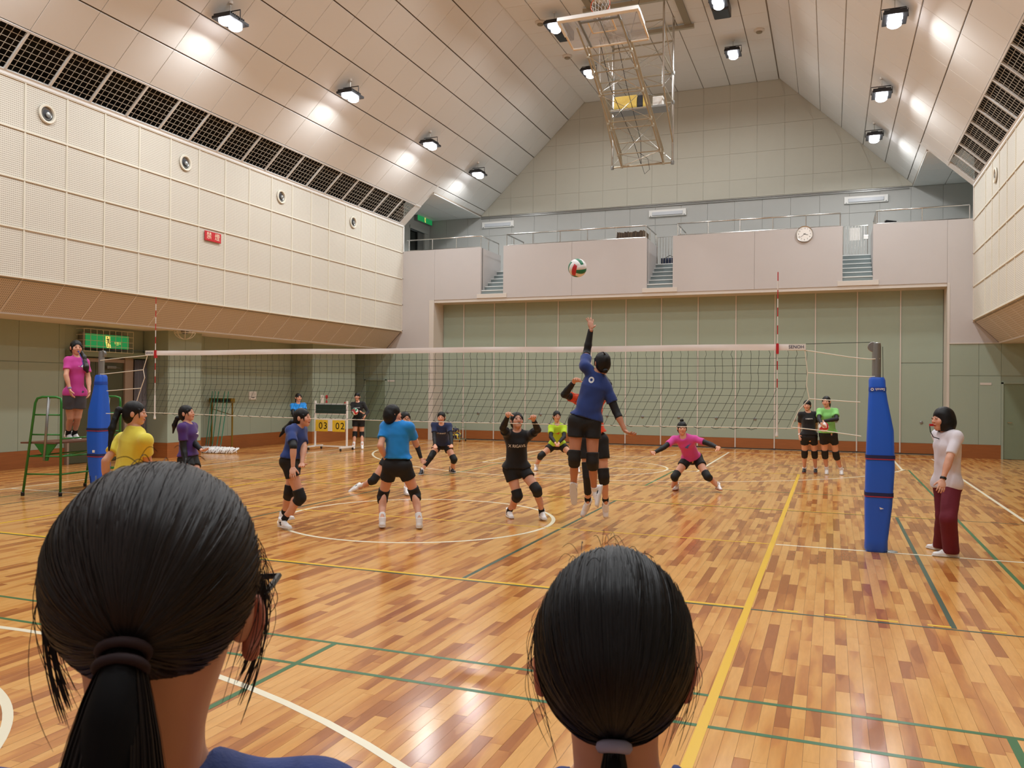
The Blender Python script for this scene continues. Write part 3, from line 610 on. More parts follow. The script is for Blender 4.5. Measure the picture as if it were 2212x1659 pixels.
# ---- gallery handrails
def rail(xa,xb,label,posts,ends):
    t=empty('handrail',((xa+xb)/2,YF+.08,6.23),label,'handrail','steel handrails along the gallery front')
    y=YF+.08
    pts=[]
    if ends[0]: pts.append((xa,16.2,6.62))
    pts+= [(xa,y,6.62),(xb,y,6.62)]
    if ends[1]: pts.append((xb,16.2,6.62))
    MB().tube(pts,.022,8).build('top_rail',M['steel'],t,smooth=True)
    MB().tube([(xa+.02,y,6.27),(xb-.02,y,6.27)],.016,8).build('lower_rail',M['steel'],t)
    for x in posts: MB().tube([(x,y,6.23),(x,y,6.61)],.014,8).build('post',M['steel'],t)
    for f,x in zip(ends,(xa,xb)):
        if f:
            for yy in (15.3,16.2): MB().tube([(x,yy,6.23),(x,yy,6.61)],.014,8).build('post',M['steel'],t)
rail(-8.2,-5.5,'steel handrail on the parapet, far left section beside the dark doorway',(-8.11,-7.24,-6.37,-5.5),(0,1))
rail(-4.6,-.13,'steel handrail on the parapet section with the board stack behind it',(-4.6,-3.72,-2.82,-1.94,-1.04,-.13),(1,1))
rail(.8,5.28,'steel handrail on the parapet section above the clock',(.82,1.7,2.6,3.5,4.38,5.27),(1,0))
rail(6.18,8.42,'steel handrail on the parapet, far right section',(6.2,7.3,8.42),(1,0))
# stair gates
def gate(xa,xb,y,label,lock):
    t=empty('stair_gate',((xa+xb)/2,y,5.55),label,'gate')
    MB().tube([(xa+.02,y,5.6),(xa+.02,y,6.5),(xb-.04,y,6.5),(xb-.04,y,5.6),(xa+.02,y,5.6)],.016,8).build('gate_frame',M['steel'],t)
    for i in range(1,8): x=xa+.02+(xb-xa-.06)*i/8; MB().tube([(x,y,5.6),(x,y,6.5)],.009,6).build('gate_bar',M['steel'],t)
    if lock: MB().slab((xb-.15,y-.02,6.1),(1,0,0),(0,0,1),(0,-1,0),.13,.12,.03,.006).build('lock_plate',M['steel'],t)
    return t
gate(5.34,6.06,16.08,'barred steel gate at the head of the right stairs with a white paper on it',1)
gate(-.08,.69,16.08,'barred steel gate at the head of the middle stairs',0)
t=MB().box((5.55,16.1,6.09),(5.82,16.105,6.45)).build('paper_notice',M['white']); tag(t,'white sheet of paper hung behind the bars of the right stair gate','paper')
t=MB().box((.42,16.12,6.15),(.55,16.125,6.5)).build('paper_notice',M['white']); tag(t,'white sheet of paper hung behind the middle stair gate','paper')
t=empty('storage_bag',(.3,16.5,5.55),'dark blue bag lying behind the middle stair gate','bag'); 
MB().slab((.0,16.7,5.55),(1,0,0),(0,0,1),(0,-1,0),.62,.34,.4,.08).build('bag_body',mat('dark_blue_fabric','#222a44',.8),t); MB().tube([(.1,16.31,5.85),(.3,16.28,5.95),(.5,16.31,5.85)],.012,6).build('bag_handle',M['black'],t)
# stack of leaning boards
NTH=['first','second','third','fourth','fifth','sixth','seventh','eighth','ninth','tenth','eleventh','twelfth','thirteenth','fourteenth','fifteenth','sixteenth','seventeenth','eighteenth','nineteenth','twentieth']+['twenty-'+q for q in ('first','second','third','fourth','fifth','sixth')]
for i in range(26):
    x=-1.16+i*.032; l=.03+.06*random.random(); h=.98+random.uniform(-.03,.03)
    b=MB(); dx=.07
    b.add([(x,15.0,5.55),(x+.026,15.0,5.55),(x+.026,15.75,5.55),(x,15.75,5.55),(x+dx,15.0,5.55+h),(x+dx+.026,15.0,5.55+h),(x+dx+.026,15.75,5.55+h),(x+dx,15.75,5.55+h)],[(0,3,2,1),(4,5,6,7),(0,1,5,4),(1,2,6,5),(2,3,7,6),(3,0,4,7)])
    o=b.build('folded_panel',mat('board_%d'%i if 0 else 'brown_board',random.choice(('#4b3c2f','#6a5743','#574636','#7a664e')),.7) if i<4 else bpy.data.materials[random.choice([m.name for m in bpy.data.materials if m.name.startswith('brown_board')])],None,wl=(x,15,5.55))
    tag(o,'brown board leaning in the row on the gallery behind the handrail, %s from the left'%NTH[i],'board','leaning boards on the gallery')
# folded seats seen over the parapet
def chair(x,y,rz,label):
    t=empty('folding_seat',(x,y,5.55),label,'chair'); c,s=math.cos(rz),math.sin(rz)
    P=lambda a,b,z: (x+c*a-s*b,y+s*a+c*b,5.55+z)
    MB().tube([P(-.2,-.2,0),P(-.2,.05,.45),P(-.2,.2,.82),P(.2,.2,.82),P(.2,.05,.45),P(.2,-.2,0)],.014,6).build('frame',M['greysteel'],t)
    MB().tube([P(-.19,.2,0),P(-.19,-.1,.45),P(.19,-.1,.45),P(.19,.2,0)],.013,6).build('rear_frame',M['greysteel'],t)
    MB().add([P(-.18,.13,.62),P(.18,.13,.62),P(.18,.2,.84),P(-.18,.2,.84),P(-.18,.16,.62),P(.18,.16,.62),P(.18,.24,.84),P(-.18,.24,.84)],[(0,1,2,3),(7,6,5,4),(0,4,5,1),(1,5,6,2),(2,6,7,3),(3,7,4,0)]).build('backrest',M['dark'],t)
    MB().add([P(-.19,-.2,.44),P(.19,-.2,.44),P(.19,.12,.40),P(-.19,.12,.40),P(-.19,-.2,.47),P(.19,-.2,.47),P(.19,.12,.44),P(-.19,.12,.44)],[(3,2,1,0),(4,5,6,7),(0,1,5,4),(1,2,6,5),(2,3,7,6),(3,0,4,7)]).build('seat',M['dark'],t)
chair(-4.3,15.1,.5,'dark folding seat just showing over the parapet beside the left stairs'); chair(6.42,15.15,-2.4,'dark folding seat just showing over the parapet beside the right stairs')
# ---- clock
t=empty('wall_clock',(4.35,YF-.02,6.08),'round white wall clock with black numerals on the pinkish parapet','clock')
cf=np.array((4.35,YF-.03,6.08))
MB().lathe((4.35,YF,6.08),[(.20,0),(.222,.01),(.228,.035),(.218,.055),(.205,.05),(.203,.04)],40,(0,-1,0),None,False).build('rim',M['steel'],t,smooth='auto')
MB().lathe((4.35,YF,6.08),[(.204,.0),(.204,.038),(.001,.0385)],40,(0,-1,0)).build('face',M['white'],t)
for h in range(12):
    a=2*PI*h/12; textmesh('numeral',str(h or 12),M['black'],t,(4.35+.158*math.sin(a),YF-.039,6.08+.158*math.cos(a)),(1,0,0),(0,0,1),.038)
for a,L,w_,nm in ((PI*2*(3+38/60)/12,.10,.007,'hour_hand'),(PI*2*38.5/60,.145,.005,'minute_hand')):
    dx,dz=math.sin(a),math.cos(a); MB().add([(4.35-dx*.03-dz*w_,YF-.044,6.08-dz*.03+dx*w_),(4.35-dx*.03+dz*w_,YF-.044,6.08-dz*.03-dx*w_),(4.35+dx*L+dz*w_*.6,YF-.044,6.08+dz*L-dx*w_*.6),(4.35+dx*L-dz*w_*.6,YF-.044,6.08+dz*L+dx*w_*.6)],[(0,1,2,3)]).build(nm,M['black'],t)
# small door plates, notices
for x,z,l in ((-8.7,1.93,'left'),(8.8,1.94,'right')):
    t=MB().box((x-.13,YF-.006,z-.03),(x+.13,YF,z+.03)).build('door_plate',M['trimw']); tag(t,'small pale plate on the green end wall beside the %s door'%l,'plate')
t=empty('wall_notice',(-10.17,9.36,1.45),'white printed notice on the left green wall right of the mop rack','paper')
MB().box((-10.2,9.21,1.33),(-10.17,9.51,1.56)).build('sheet',M['white'],t)
for i in range(4): MB().box((-10.171,9.25,1.525-.025*i),(-10.168,9.47,1.532-.025*i)).build('text_line',M['greysteel'],t)
MB().add([(-10.168,9.29,1.40),(-10.168,9.43,1.40),(-10.168,9.43,1.385),(-10.168,9.38,1.385),(-10.168,9.36,1.36),(-10.168,9.34,1.385),(-10.168,9.29,1.385)],[(0,6,5,4,3,2,1)]).build('dark_mark',M['dark'],t)
t=empty('alarm_panel',(-9.43,11.9,1.3),'pale wall plate with a red alarm bell and call point on the second green pillar','alarm')
MB().slab((-9.45,11.53,1.1),(0,1,0),(0,0,1),(1,0,0),.72,.5,.03,.006).build('plate',M['green'],t)
MB().box((-9.42,11.57,1.22),(-9.412,11.73,1.46)).build('white_sheet',M['white'],t)
MB().lathe((-9.42,11.88,1.4),[(.06,0),(.055,.02),(.02,.035),(.001,.036)],16,(1,0,0)).build('red_bell',M['red'],t,smooth='auto'); MB().lathe((-9.42,11.88,1.25),[(.06,0),(.05,.02),(.02,.03),(.001,.03)],3,(1,0,0)).build('red_call_point',M['red'],t)
# ---- basketball hoop, folded up under the ceiling
t=empty('basketball_hoop',(.12,12.2,ZC),'folded basketball hoop with clear backboard on a steel tube frame under the ceiling','basketball hoop')
BX0,BX1,YA_,YB_=-.72,.97,11.5,12.9
def tb(nm,pts,r,m='beigetube',n=8): return MB().tube(pts,r,n).build(nm,M[m],t)
for x in (BX0,BX1):
    tb('mast',[(x,YA_,ZC),(x,YA_,9.55)],.03,'steel'); tb('mast',[(x,YB_,ZC),(x,YB_,7.95)],.032,'steel')
    for z in (11.3,10.4,9.6): tb('side_bar',[(x,YA_,z),(x,YB_,z)],.018)
    tb('brace',[(x,YA_,11.3),(x,YB_,10.4)],.014,'steel'); tb('brace',[(x,YB_,10.4),(x,YA_,9.6)],.014,'steel'); tb('brace',[(x,YA_,9.6),(x,YB_,8.5)],.02,'beigetube')
    for z in (7.95,9.6,10.4): MB().lathe((x,YB_,z-.05),[(.045,0),(.05,.05),(.045,.1)],10).build('clamp',M['greysteel'],t)
for y,zs in ((YA_,(11.3,10.4,9.6)),(YB_,(11.3,10.4,9.6,7.95))):
    for z in zs: tb('cross_bar',[(BX0,y,z),(BX1,y,z)],.022)
    for a,b in ((11.3,10.4),(10.4,9.6))+(((9.6,8.0),) if y==YB_ else ()):
        tb('brace_rod',[(BX0,y,a),(BX1,y,b)],.007,'steel',5); tb('brace_rod',[(BX1,y,a),(BX0,y,b)],.007,'steel',5)
for y in (YA_,13.4): MB().box((-1.2,y-.05,ZC-.16),(1.45,y+.05,ZC-.06)).build('ceiling_beam',M['beigetube'],t)
for x in (-1.0,1.28): MB().box((x-.09,9.2,ZC-.07),(x+.09,13.6,ZC-.01)).build('ceiling_rail',M['acback'],t)
# swing arms from the lower bar up to the backboard
A0=np.array((0,YB_,7.97)); BC=np.array((.12,8.75,9.93))
AX=[(-.45,-.42),(.72,.62)]
for xa,xb in AX:
    for dz,dy,r in ((0,0,.026),(.32,-.1,.022),(.16,.03,.014)):
        tb('arm_tube',[(xa,YB_+.0+dy*.5,7.97+dz),(xb,9.2+dy,9.75+dz)],r)
    tb('arm_tube',[(xa,YB_,7.97),(xa-.02,YB_-.1,8.35)],.03)
for q in (.0,.12,.36,.42,.66,.84,.97):
    y=YB_+(9.2-YB_)*q; z=7.97+(9.75-7.97)*q; x0=-.45+.03*q; x1=.72-.10*q
    tb('arm_cross_bar',[(x0,y,z),(x1,y,z)],.016)
    if q in (.12,.42,.66): tb('arm_cross_bar',[(x0,y,z+.3),(x1,y,z+.3)],.014)
    for x in (x0,x1): MB().lathe((x,y,z-.05),[(.04,0),(.045,.05),(.04,.1)],8).build('clamp',M['beigetube'],t)
for q0,q1 in ((0,.12),(.12,.42),(.42,.66),(.66,.97)):
    p=lambda q,sd:((-.45+.03*q) if sd else (.72-.10*q),YB_+(9.2-YB_)*q,7.97+1.78*q)
    tb('brace_rod',[p(q0,0),p(q1,1)],.007,'steel',5); tb('brace_rod',[p(q0,1),p(q1,0)],.007,'steel',5)
for xb in (-.42,.62):
    tb('hanger_rod',[(xb,9.3,10.1),(xb*.9,10.8,ZC-.1)],.008,'dark',5); tb('board_arm',[(xb,9.25,9.72),(xb,8.35,10.0)],.024)
    tb('hydraulic_cable',[(xb*.4,9.4,10.1),(xb*.4,10.5,9.3),(xb*.2,YB_-.2,8.6),(.1,YB_,7.97)],.008,'dark',5)
tb('cable_loop',[(.05,YB_-.02,8.3),(.3,YB_-.05,8.1),(.35,YB_-.05,7.8),(.2,YB_,7.7),(.12,YB_,7.95)],.007,'dark',5)
# backboard: nearly flat, tilted
bn=np.array((0,-.18,-1.)); bn/=np.linalg.norm(bn); bu=np.array((1.,0,.0)); bv=np.cross(bn,bu); bv/=np.linalg.norm(bv)
if bv[1]<0: bv=-bv
BC=np.array((.12,8.75,10.02)); HW,HH=.92,.60
glass=mat('clear_backboard','#cfd6e2',.08,spec=.6,alpha=.35); 
MB().obox(BC,bu,bv,bn,HW-.03,HH-.03,.008).build('backboard_glass',glass,t)
wt=M['white']; bt=mat('cream_pad','#e8d3b5',.5)
MB().obox(BC-bv*HH,bu,bv,bn,HW+.02,.05,.045).build('lower_pad',wt,t)
for s in (-1,1): MB().obox(BC+bu*s*HW-bv*.28,bu,bv,bn,.03,.28,.04).build('side_pad',wt,t); MB().obox(BC+bu*s*HW+bv*.25,bu,bv,bn,.018,.3,.02).build('side_frame',bt,t)
MB().obox(BC+bv*HH,bu,bv,bn,HW,.018,.02).build('top_frame',bt,t)
for s in (-1,1): MB().obox(BC+bu*s*.46+bn*.02,bu,bv,bn,.025,HH-.04,.012).build('back_bracket',M['greysteel'],t)
MB().obox(BC-bv*.42+bn*.02,bu,bv,bn,.46,.025,.012).build('back_bracket',M['greysteel'],t); MB().obox(BC+bn*.012,bu,bv,bn,.014,HH-.05,.008).build('back_bracket',M['greysteel'],t)
for s in (-1,1): MB().obox(BC+bu*s*.28-bv*.17+bn*.012,bu,bv,bn,.016,.22,.006).build('target_line',bt,t)
for s in (-1,1): MB().obox(BC-bv*(.17-.22*s)+bn*.012,bu,bv,bn,.28,.016,.006).build('target_line',bt,t)
RC=BC-bv*.42-bn*.36-bv*0.0; 
rim=[RC+bu*.225*math.cos(a)-bn*.225*math.sin(a)-bv*.0 for a in np.linspace(0,2*PI,25)]
RN=bv; 
MB().tube(rim,.009,6,caps=False).build('rim',mat('orange_rim','#c4502c',.4),t)
MB().tube([BC-bv*.42-bn*.02,BC-bv*.42-bn*.14],.03,6).build('rim_bracket',bpy.data.materials['orange_rim'],t)
nt_=MB()
for k in range(12):
    for sgn in (1,-1):
        pts=[]
        for j in range(6):
            f=j/5; a=2*PI*(k+sgn*j*.5)/12; r=.225-.1*f; pts.append(RC+bu*r*math.cos(a)-bn*r*math.sin(a)-bv*(-.38*f)*-1*-1+np.array((0,0,-.12*f)))
        nt_.tube(pts,.005,4,caps=False)
tag(nt_.build('hoop_net',M['white'],t),kind='stuff')
# winch platform
MB().box((-.55,12.0,9.22),(.95,12.5,9.27)).build('winch_platform',M['greysteel'],t)
MB().slab((-.48,12.2,9.30),(1,0,0),(0,0,1),(0,-1,0),.62,.34,.12,.01).build('winch_cover',mat('yellow_slatted_cover','#e3c35e',.5,noise=.1,nscale=30),t)
MB().box((.16,12.1,9.30),(.30,12.35,9.62)).build('winch_motor',M['dark'],t); MB().box((.31,12.1,9.30),(.40,12.3,9.64)).build('winch_cover',bpy.data.materials['yellow_slatted_cover'],t)
MB().slab((.58,12.25,9.28),(1,0,0),(0,0,1),(0,-1,0),.27,.24,.2,.01).build('control_box',M['whitepl'],t)

# ---- net, posts, antennas
NB=2.24
t=empty('volleyball_net',(0,0,NB-1),'volleyball net with a white top tape stretched between two blue padded posts','net')
ROWS=[NB-.07-.0862*i for i in range(11)]
def slackx(z,x):
    f=max(0,(1.72-z)/.43); return -.21*f-.02*math.sin(x*31)*(.4 if z<2.1 else .2)
XN0,XN1=-4.66,4.80
tape=MB(); n=60
vs=[]
for i in range(n+1):
    x=XN0+(4.80-XN0)*i/n; zt=NB+.004*math.sin(x*2.1); vs+=[(x,.006+.004*math.sin(x*7),zt),(x,.010+.003*math.sin(x*5),zt-.035),(x,.006,zt-.07),(x,-.006,zt-.07),(x,-.010+.003*math.sin(x*5),zt-.035),(x,-.006+.004*math.sin(x*7),zt)]
fs=[(6*i+j,6*i+(j+1)%6,6*i+6+(j+1)%6,6*i+6+j) for i in range(n) for j in range(6)]+[(0,1,2,3,4,5),tuple(6*n+5-j for j in range(6))]
tape.add(vs,fs).build('top_tape',mat('net_tape','#f6f2f0',.6),t,smooth='auto')
cords=MB()
M['cord']=mat('dark_net_cord','#24302c',.8)
R2=np.random.default_rng(3)
NV=96; xs=[XN0+.02+i*(XN1-XN0-.02)/(NV-1) for i in range(NV)]; ph=R2.uniform(-1,1,(NV,12))
for i,x in enumerate(xs):
    pts=[(x+.004,0,NB-.06)]
    for j,z in enumerate(ROWS):
        if j: pts.append(((pts[-1][0]+x+slackx(z,x))/2+ph[i,j]*.007+(.014*ph[i,0] if j==1 else 0),.0,(z+ROWS[j-1])/2))
        if j==10: z-=.03
        pts.append((x+slackx(z,x)+ph[i,j]*.004,.002*math.sin(i+j),z+ph[i,j]*.002))
    cords.tube(pts,.0022,4,caps=False)
for j,z in enumerate(ROWS[1:10]):
    cords.tube([(x+slackx(z,x),.0,z+.004*math.sin(i*.8+j*2)) for i,x in enumerate(xs[::3]+[xs[-1]])],.0022,4,caps=False)
tag(cords.build('net_cords',M['cord'],t),kind='stuff')
zb=ROWS[10]-.03
MB().tube([(XN0-.1,0,zb+.02),(-2,0,zb-.005),(0,0,zb-.01),(2.5,0,zb),(XN1-.1,0,zb+.02)],.0055,6).build('bottom_cord',mat('white_cord','#e8e2d2',.6),t)
wrap=MB()
for i in range(0,NV-2,2):
    x=xs[i]-.28; wrap.tube([(x-.05,-.008,zb+.01),(x,.0,zb-.008),(x+.05,.008,zb+.008)],.003,4)
tag(wrap.build('cord_lashing',M['cord'],t),kind='stuff')
WC=bpy.data.materials['white_cord']
MB().tube([(-4.67,0,2.17),(-4.75,0,1.95),(-4.72,0,1.83),(-4.79,0,1.67),(-4.88,0,1.45),(-4.95,0,1.27)],.006,6).build('side_cord',WC,t)
MB().tube([(4.79,0,2.17),(4.82,0,1.92),(4.81,0,1.78),(4.84,0,1.63),(4.73,0,1.5),(4.65,0,1.31)],.006,6).build('side_cord',WC,t)
for pts in ([(4.79,0,2.17),(5.25,-.02,2.09),(5.45,-.05,2.065),(5.55,-.03,2.07)],[(4.82,0,1.92),(5.2,-.02,1.89),(5.44,-.05,1.875),(5.54,-.03,1.88)],[(4.84,0,1.63),(5.36,-.04,1.60)],[(4.65,0,1.31),(5.0,-.03,1.28),(5.37,-.08,1.235)],
            [(-4.67,0,2.17),(-5.2,-.02,2.13),(-5.52,-.05,2.10),(-5.63,-.03,2.09)],[(-4.75,0,1.95),(-5.52,-.05,1.88),(-5.63,-.03,1.88)],[(-4.79,0,1.67),(-5.44,-.04,1.62)],[(-4.95,0,1.27),(-5.44,-.05,1.27)]):
    MB().tube(pts,.006,6).build('tie_rope',WC,t)
MB().tube([(4.8,0,NB),(5.46,0,NB+.01)],.0035,6).build('steel_cable',M['cord'],t); MB().tube([(XN0,0,NB),(-5.55,0,NB+.01)],.0035,6).build('steel_cable',M['cord'],t)
tag(MB().box((4.62,-.014,NB-.068),(4.80,.014,NB-.002)).build('tape_label',M['white'],t),'white maker label on the right end of the tape')
textmesh('lettering','SENOH',mat('dark_blue_print','#2a2c5a',.5),t,(4.7,-.016,NB-.035),(1,0,0),(0,0,1),.036)
MB().box((-4.70,-.014,NB-.072),(-4.54,.014,NB+.002)).build('tape_label',M['white'],t); textmesh('lettering','SENOH',bpy.data.materials['dark_blue_print'],t,(-4.62,-.016,NB-.035),(1,0,0),(0,0,1),.032)
for sx,l in ((1,'right'),(-1,'left')):
    x=4.5*sx; a=empty('antenna',(x,0,1.22),'red and white striped antenna upright on the %s side of the net'%l,'antenna')
    for i in range(15): MB().tube([(x+.004*0,-.015,1.55+.1*i),(x,-.015,1.65+.1*i)],.0055,8).build('red_band' if i%2==0 and i>0 else 'white_band' if i else 'lower_band',M['red'] if i%2==0 and i>0 else M['white'],a)
    MB().tube([(x,-.015,1.24),(x,-.015,1.56)],.011,8).build('grip',M['whitepl'],a); MB().lathe((x,-.015,1.2),[(.012,0),(.018,.01),(.014,.04),(.01,.06)],10).build('hook',M['whitepl'],a)
    MB().box((x-.014,-.03,NB-.11),(x+.014,.012,NB+.005)).build('clamp_band',M['red'],a)
# posts with blue pads
M['bluepad']=mat('blue_vinyl_pad','#1f5ed2',.38,noise=.03,nscale=5); M['navyband']=mat('navy_webbing','#1c2250',.7); M['redband']=mat('red_webbing','#b0283c',.7)
def rrect(cx,cy_,hx,hy,r,n=5):
    out=[]
    for k,(sx,sy) in enumerate(((1,1),(-1,1),(-1,-1),(1,-1))):
        for i in range(n):
            a=PI/2*k+PI/2*i/(n-1); out.append((cx+sx*(hx-r)+r*math.cos(a),cy_+sy*(hy-r)+r*math.sin(a)))
    return out
def loft(rings,m,nm,par,smooth='auto'):
    vs=[];k=len(rings[0][1])
    for z,ring in rings: vs+=[(x,y,z) for x,y in ring]
    fs=[(i*k+j,i*k+(j+1)%k,(i+1)*k+(j+1)%k,(i+1)*k+j) for i in range(len(rings)-1) for j in range(k)]+[tuple(range(k-1,-1,-1)),tuple((len(rings)-1)*k+j for j in range(k))]
    return MB().add(vs,fs).build(nm,m,par,smooth=smooth)
def post(x,sx,l):
    t=empty('net_post',(x,0,0),'steel net post wrapped in a blue pad, on the %s side of the court'%l,'net post')
    MB().lathe((x,0,0),[(.045,0),(.045,2.2),(.04,2.24),(.001,2.25)],20).build('pole',M['greysteel'],t,smooth='auto')
    MB().lathe((x-.035*sx,0,2.2),[(.001,-.02),(.05,-.02),(.055,-.012),(.04,0),(.055,.012),(.05,.02),(.001,.02)],20,(0,1,0)).build('pulley',M['greysteel'],t,smooth='auto')
    MB().tube([(x+.06*sx,0,2.2),(x+.065*sx,0,1.85)],.003,5).build('cable_end',M['cord'],t)
    prof=[(.0,.10,-.005),(.03,.115,-.005),(.12,.112,-.003),(.5,.135,.015),(.9,.142,.03),(1.3,.13,.03),(1.62,.095,.005),(1.72,.085,.0),(1.84,.082,-.005),(1.87,.07,-.005)]
    loft([(z,rrect(x+dx*sx+.01*sx,0,h,h*.92,.05)) for z,h,dx in prof],M['bluepad'],'pad',t)
    MB().tube([(x+.15*sx if 0 else x-.02,-.16,.02),(x-.02,-.16,1.8)],.003,4) 
    for z,h,dx in ((.62,.142,.02),(1.02,.145,.03)):
        loft([(z-.02,rrect(x+dx*sx+.01*sx,0,h,h*.93,.05)),(z+.02,rrect(x+dx*sx+.01*sx,0,h,h*.93,.05))],M['navyband'],'strap',t); loft([(z-.028,rrect(x+dx*sx+.01*sx,0,h*1.004,h*.935,.05)),(z-.018,rrect(x+dx*sx+.01*sx,0,h*1.004,h*.935,.05))],M['redband'],'strap_edge',t)
    loft([(1.72,rrect(x+.01*sx,0,.0875,.081,.045)),(1.765,rrect(x+.01*sx,0,.0865,.080,.045))],mat('darker_blue_band','#1a48b0',.4),'brand_band',t)
    if sx>0: textmesh('lettering','Senoh ◎',M['white'],t,(x+.01*sx,-.082,1.742),(-1,0,0),(0,0,1) if 0 else (0,0,-1),.028,ext=.004,bold=.015)
    MB().lathe((x+.15*sx,.0,0),[(.07,0),(.07,.006),(.05,.01),(.001,.011)],18).build('floor_cover',M['greysteel'],t)
    MB().box((x-.03,-.13,.66),(x+.02,-.128,.70)).build('white_mark',M['white'],t) if sx<0 else MB().add([(x+.03,-.139,.49),(x+.075,-.139,.475),(x+.04,-.139,.465)],[(0,2,1)]).build('white_mark',M['white'],t)
post(5.52,1,'right'); post(-5.6,-1,'left')
# ---- referee stand
t=empty('referee_stand',(-6.3,.1,0),'green steel referee stand with a brown standing board beside the left net post','referee stand')
M['greensteel']=mat('green_painted_steel','#2f7a33',.35,.2)
def gt(nm,pts,r=.017,m='greensteel'): return MB().tube(pts,r,8).build(nm,M[m],t,smooth=True)
fa,fb=(-6.5,-.62),(-5.95,-.42)   # feet of the near side: outer (slanting) and inner
FA2,FB2=(-6.62,.62),(-6.05,.80)
def side(a,b,nm):
    """slanting rail from foot a up, over the top, and straight rail down to foot b"""
    a3=lambda f: np.array((a[0]+(b[0]-a[0])*.33*f,a[1]+(b[1]-a[1])*.33*f,1.52*f))
    b3=lambda f: np.array((b[0],b[1],1.52*f))
    gt('side_rail',[a3(.03),a3(.94),a3(.985)+np.array((.02,.01,0)),(a3(1)*.75+b3(1)*.25),(a3(1)*.2+b3(1)*.8),b3(.985)-np.array((.01,0,0)),b3(.94),b3(.03)],.019)
    for f in (.22,.40,.62,.82): gt('rung',[a3(f),b3(f)],.012)
    m0=(a3(1)+b3(1))/2; m1=(a3(.36)+b3(.36))/2; gt('grey_upright',[m0,m1],.021,'greysteel')
    c=(a3(.5)+b3(.5))/2; c[2]=.80
    d=(b3(0)-a3(0)); d/=np.linalg.norm(d); 
    MB().add([c-d*.17,c+d*.17,c+d*.05-np.array((0,0,.16)),c+d*.03-np.array((0,0,.26)),c-d*.03-np.array((0,0,.26)),c-d*.05-np.array((0,0,.16))]+[q+np.array((0.0,.03,0)) for q in (c-d*.17,c+d*.17,c+d*.05-np.array((0,0,.16)),c+d*.03-np.array((0,0,.26)),c-d*.03-np.array((0,0,.26)),c-d*.05-np.array((0,0,.16)))],[(0,5,4,3,2,1),(6,7,8,9,10,11)]+[(i,(i+1)%6,6+(i+1)%6,6+i) for i in range(6)]).build('gusset_bracket',M['greensteel'],t)
    for p_ in (a3(0),b3(0)): MB().lathe((p_[0],p_[1],0),[(.026,0),(.028,.05),(.02,.06)],10).build('rubber_foot',M['black'],t)
    return a3,b3
s1=side(fa,fb,'n'); s2=side(FA2,FB2,'f')
for f in (.22,.40,.58): gt('long_rail',[s1[1](f),s2[1](f)],.013)
gt('long_rail',[s1[0](.40),s2[0](.40)],.013); gt('long_rail',[s1[1](.40),s2[0](.40)],.013)
MB().add([(-6.56,-.62,.80),(-6.02,-.46,.80),(-6.12,.78,.80),(-6.66,.62,.80),(-6.56,-.62,.825),(-6.02,-.46,.825),(-6.12,.78,.825),(-6.66,.62,.825)],[(3,2,1,0),(4,5,6,7),(0,1,5,4),(1,2,6,5),(2,3,7,6),(3,0,4,7)]).build('standing_board',mat('brown_board_top','#6d4a3a',.5),t)
# ---- mop rack and mops
t=empty('mop_rack',(-9.85,7.6,0),'brass coloured mop rack standing against the left green wall','mop rack')
M['brass']=mat('dull_brass','#8a6e22',.4,.5)
for x in (-10.08,-9.5): MB().tube([(x,7.6 if x<-10 else 7.7,0),(x,7.6 if x<-10 else 7.7,1.33)],.022,8).build('upright',M['brass'],t); MB().box((x-.03,7.3,0),(x+.03,7.9,.03)).build('foot',M['brass'],t)
MB().box((-10.14,7.56,1.27),(-9.42,7.7,1.39)).build('clip_rail',M['brass'],t); MB().tube([(-10.05,7.62,1.1),(-9.5,7.7,.95)],.01,6).build('brace',M['brass'],t)
for i in range(6): MB().box((-10.0+.1*i,7.53,1.29),(-9.96+.1*i,7.57,1.37)).build('clip',M['dark'],t)
M['mopwhite']=mat('mop_cotton','#f2efec',.9); M['tealpole']=mat('teal_pole','#2d8268',.4)
ML=['first','second','third','fourth','fifth']
for i,(xt,xb) in enumerate(((-9.98,-10.04),(-9.88,-9.95),(-9.78,-9.80),(-9.58,-9.64),(-9.46,-9.50))):
    m_=empty('floor_mop',(xb,7.42,0),'teal handled dust mop with a white head on the rack, %s pole from the left'%ML[i],'mop','mops on the rack'); yb=7.35-.02*i
    MB().tube([(xt,7.5,1.57),(xb,yb,.16)],.011,8).build('handle',M['tealpole'],m_); MB().tube([(xb,yb,.2),(xb,yb,.05)],.014,8).build('socket',M['greysteel'],m_)
    h=MB(); hx=xb+.35+i*.02; R3=np.random.default_rng(i)
    for a in range(26):
        for b in range(3):
            u=-.42+.84*a/25; x=xb+.12+u*.85+.0*b; y=yb-.12+.1*b+u*.1
            h.tube([(x,y,.09+R3.uniform(0,.05)),(x+R3.uniform(-.04,.04),y-.06+R3.uniform(-.04,.04),.07+R3.uniform(0,.04)),(x+R3.uniform(-.05,.05),y-.13+R3.uniform(-.04,.03),.014)],.024,5,r2=.010)
    tag(h.build('mop_head',M['mopwhite'],m_,smooth=True),kind='stuff')
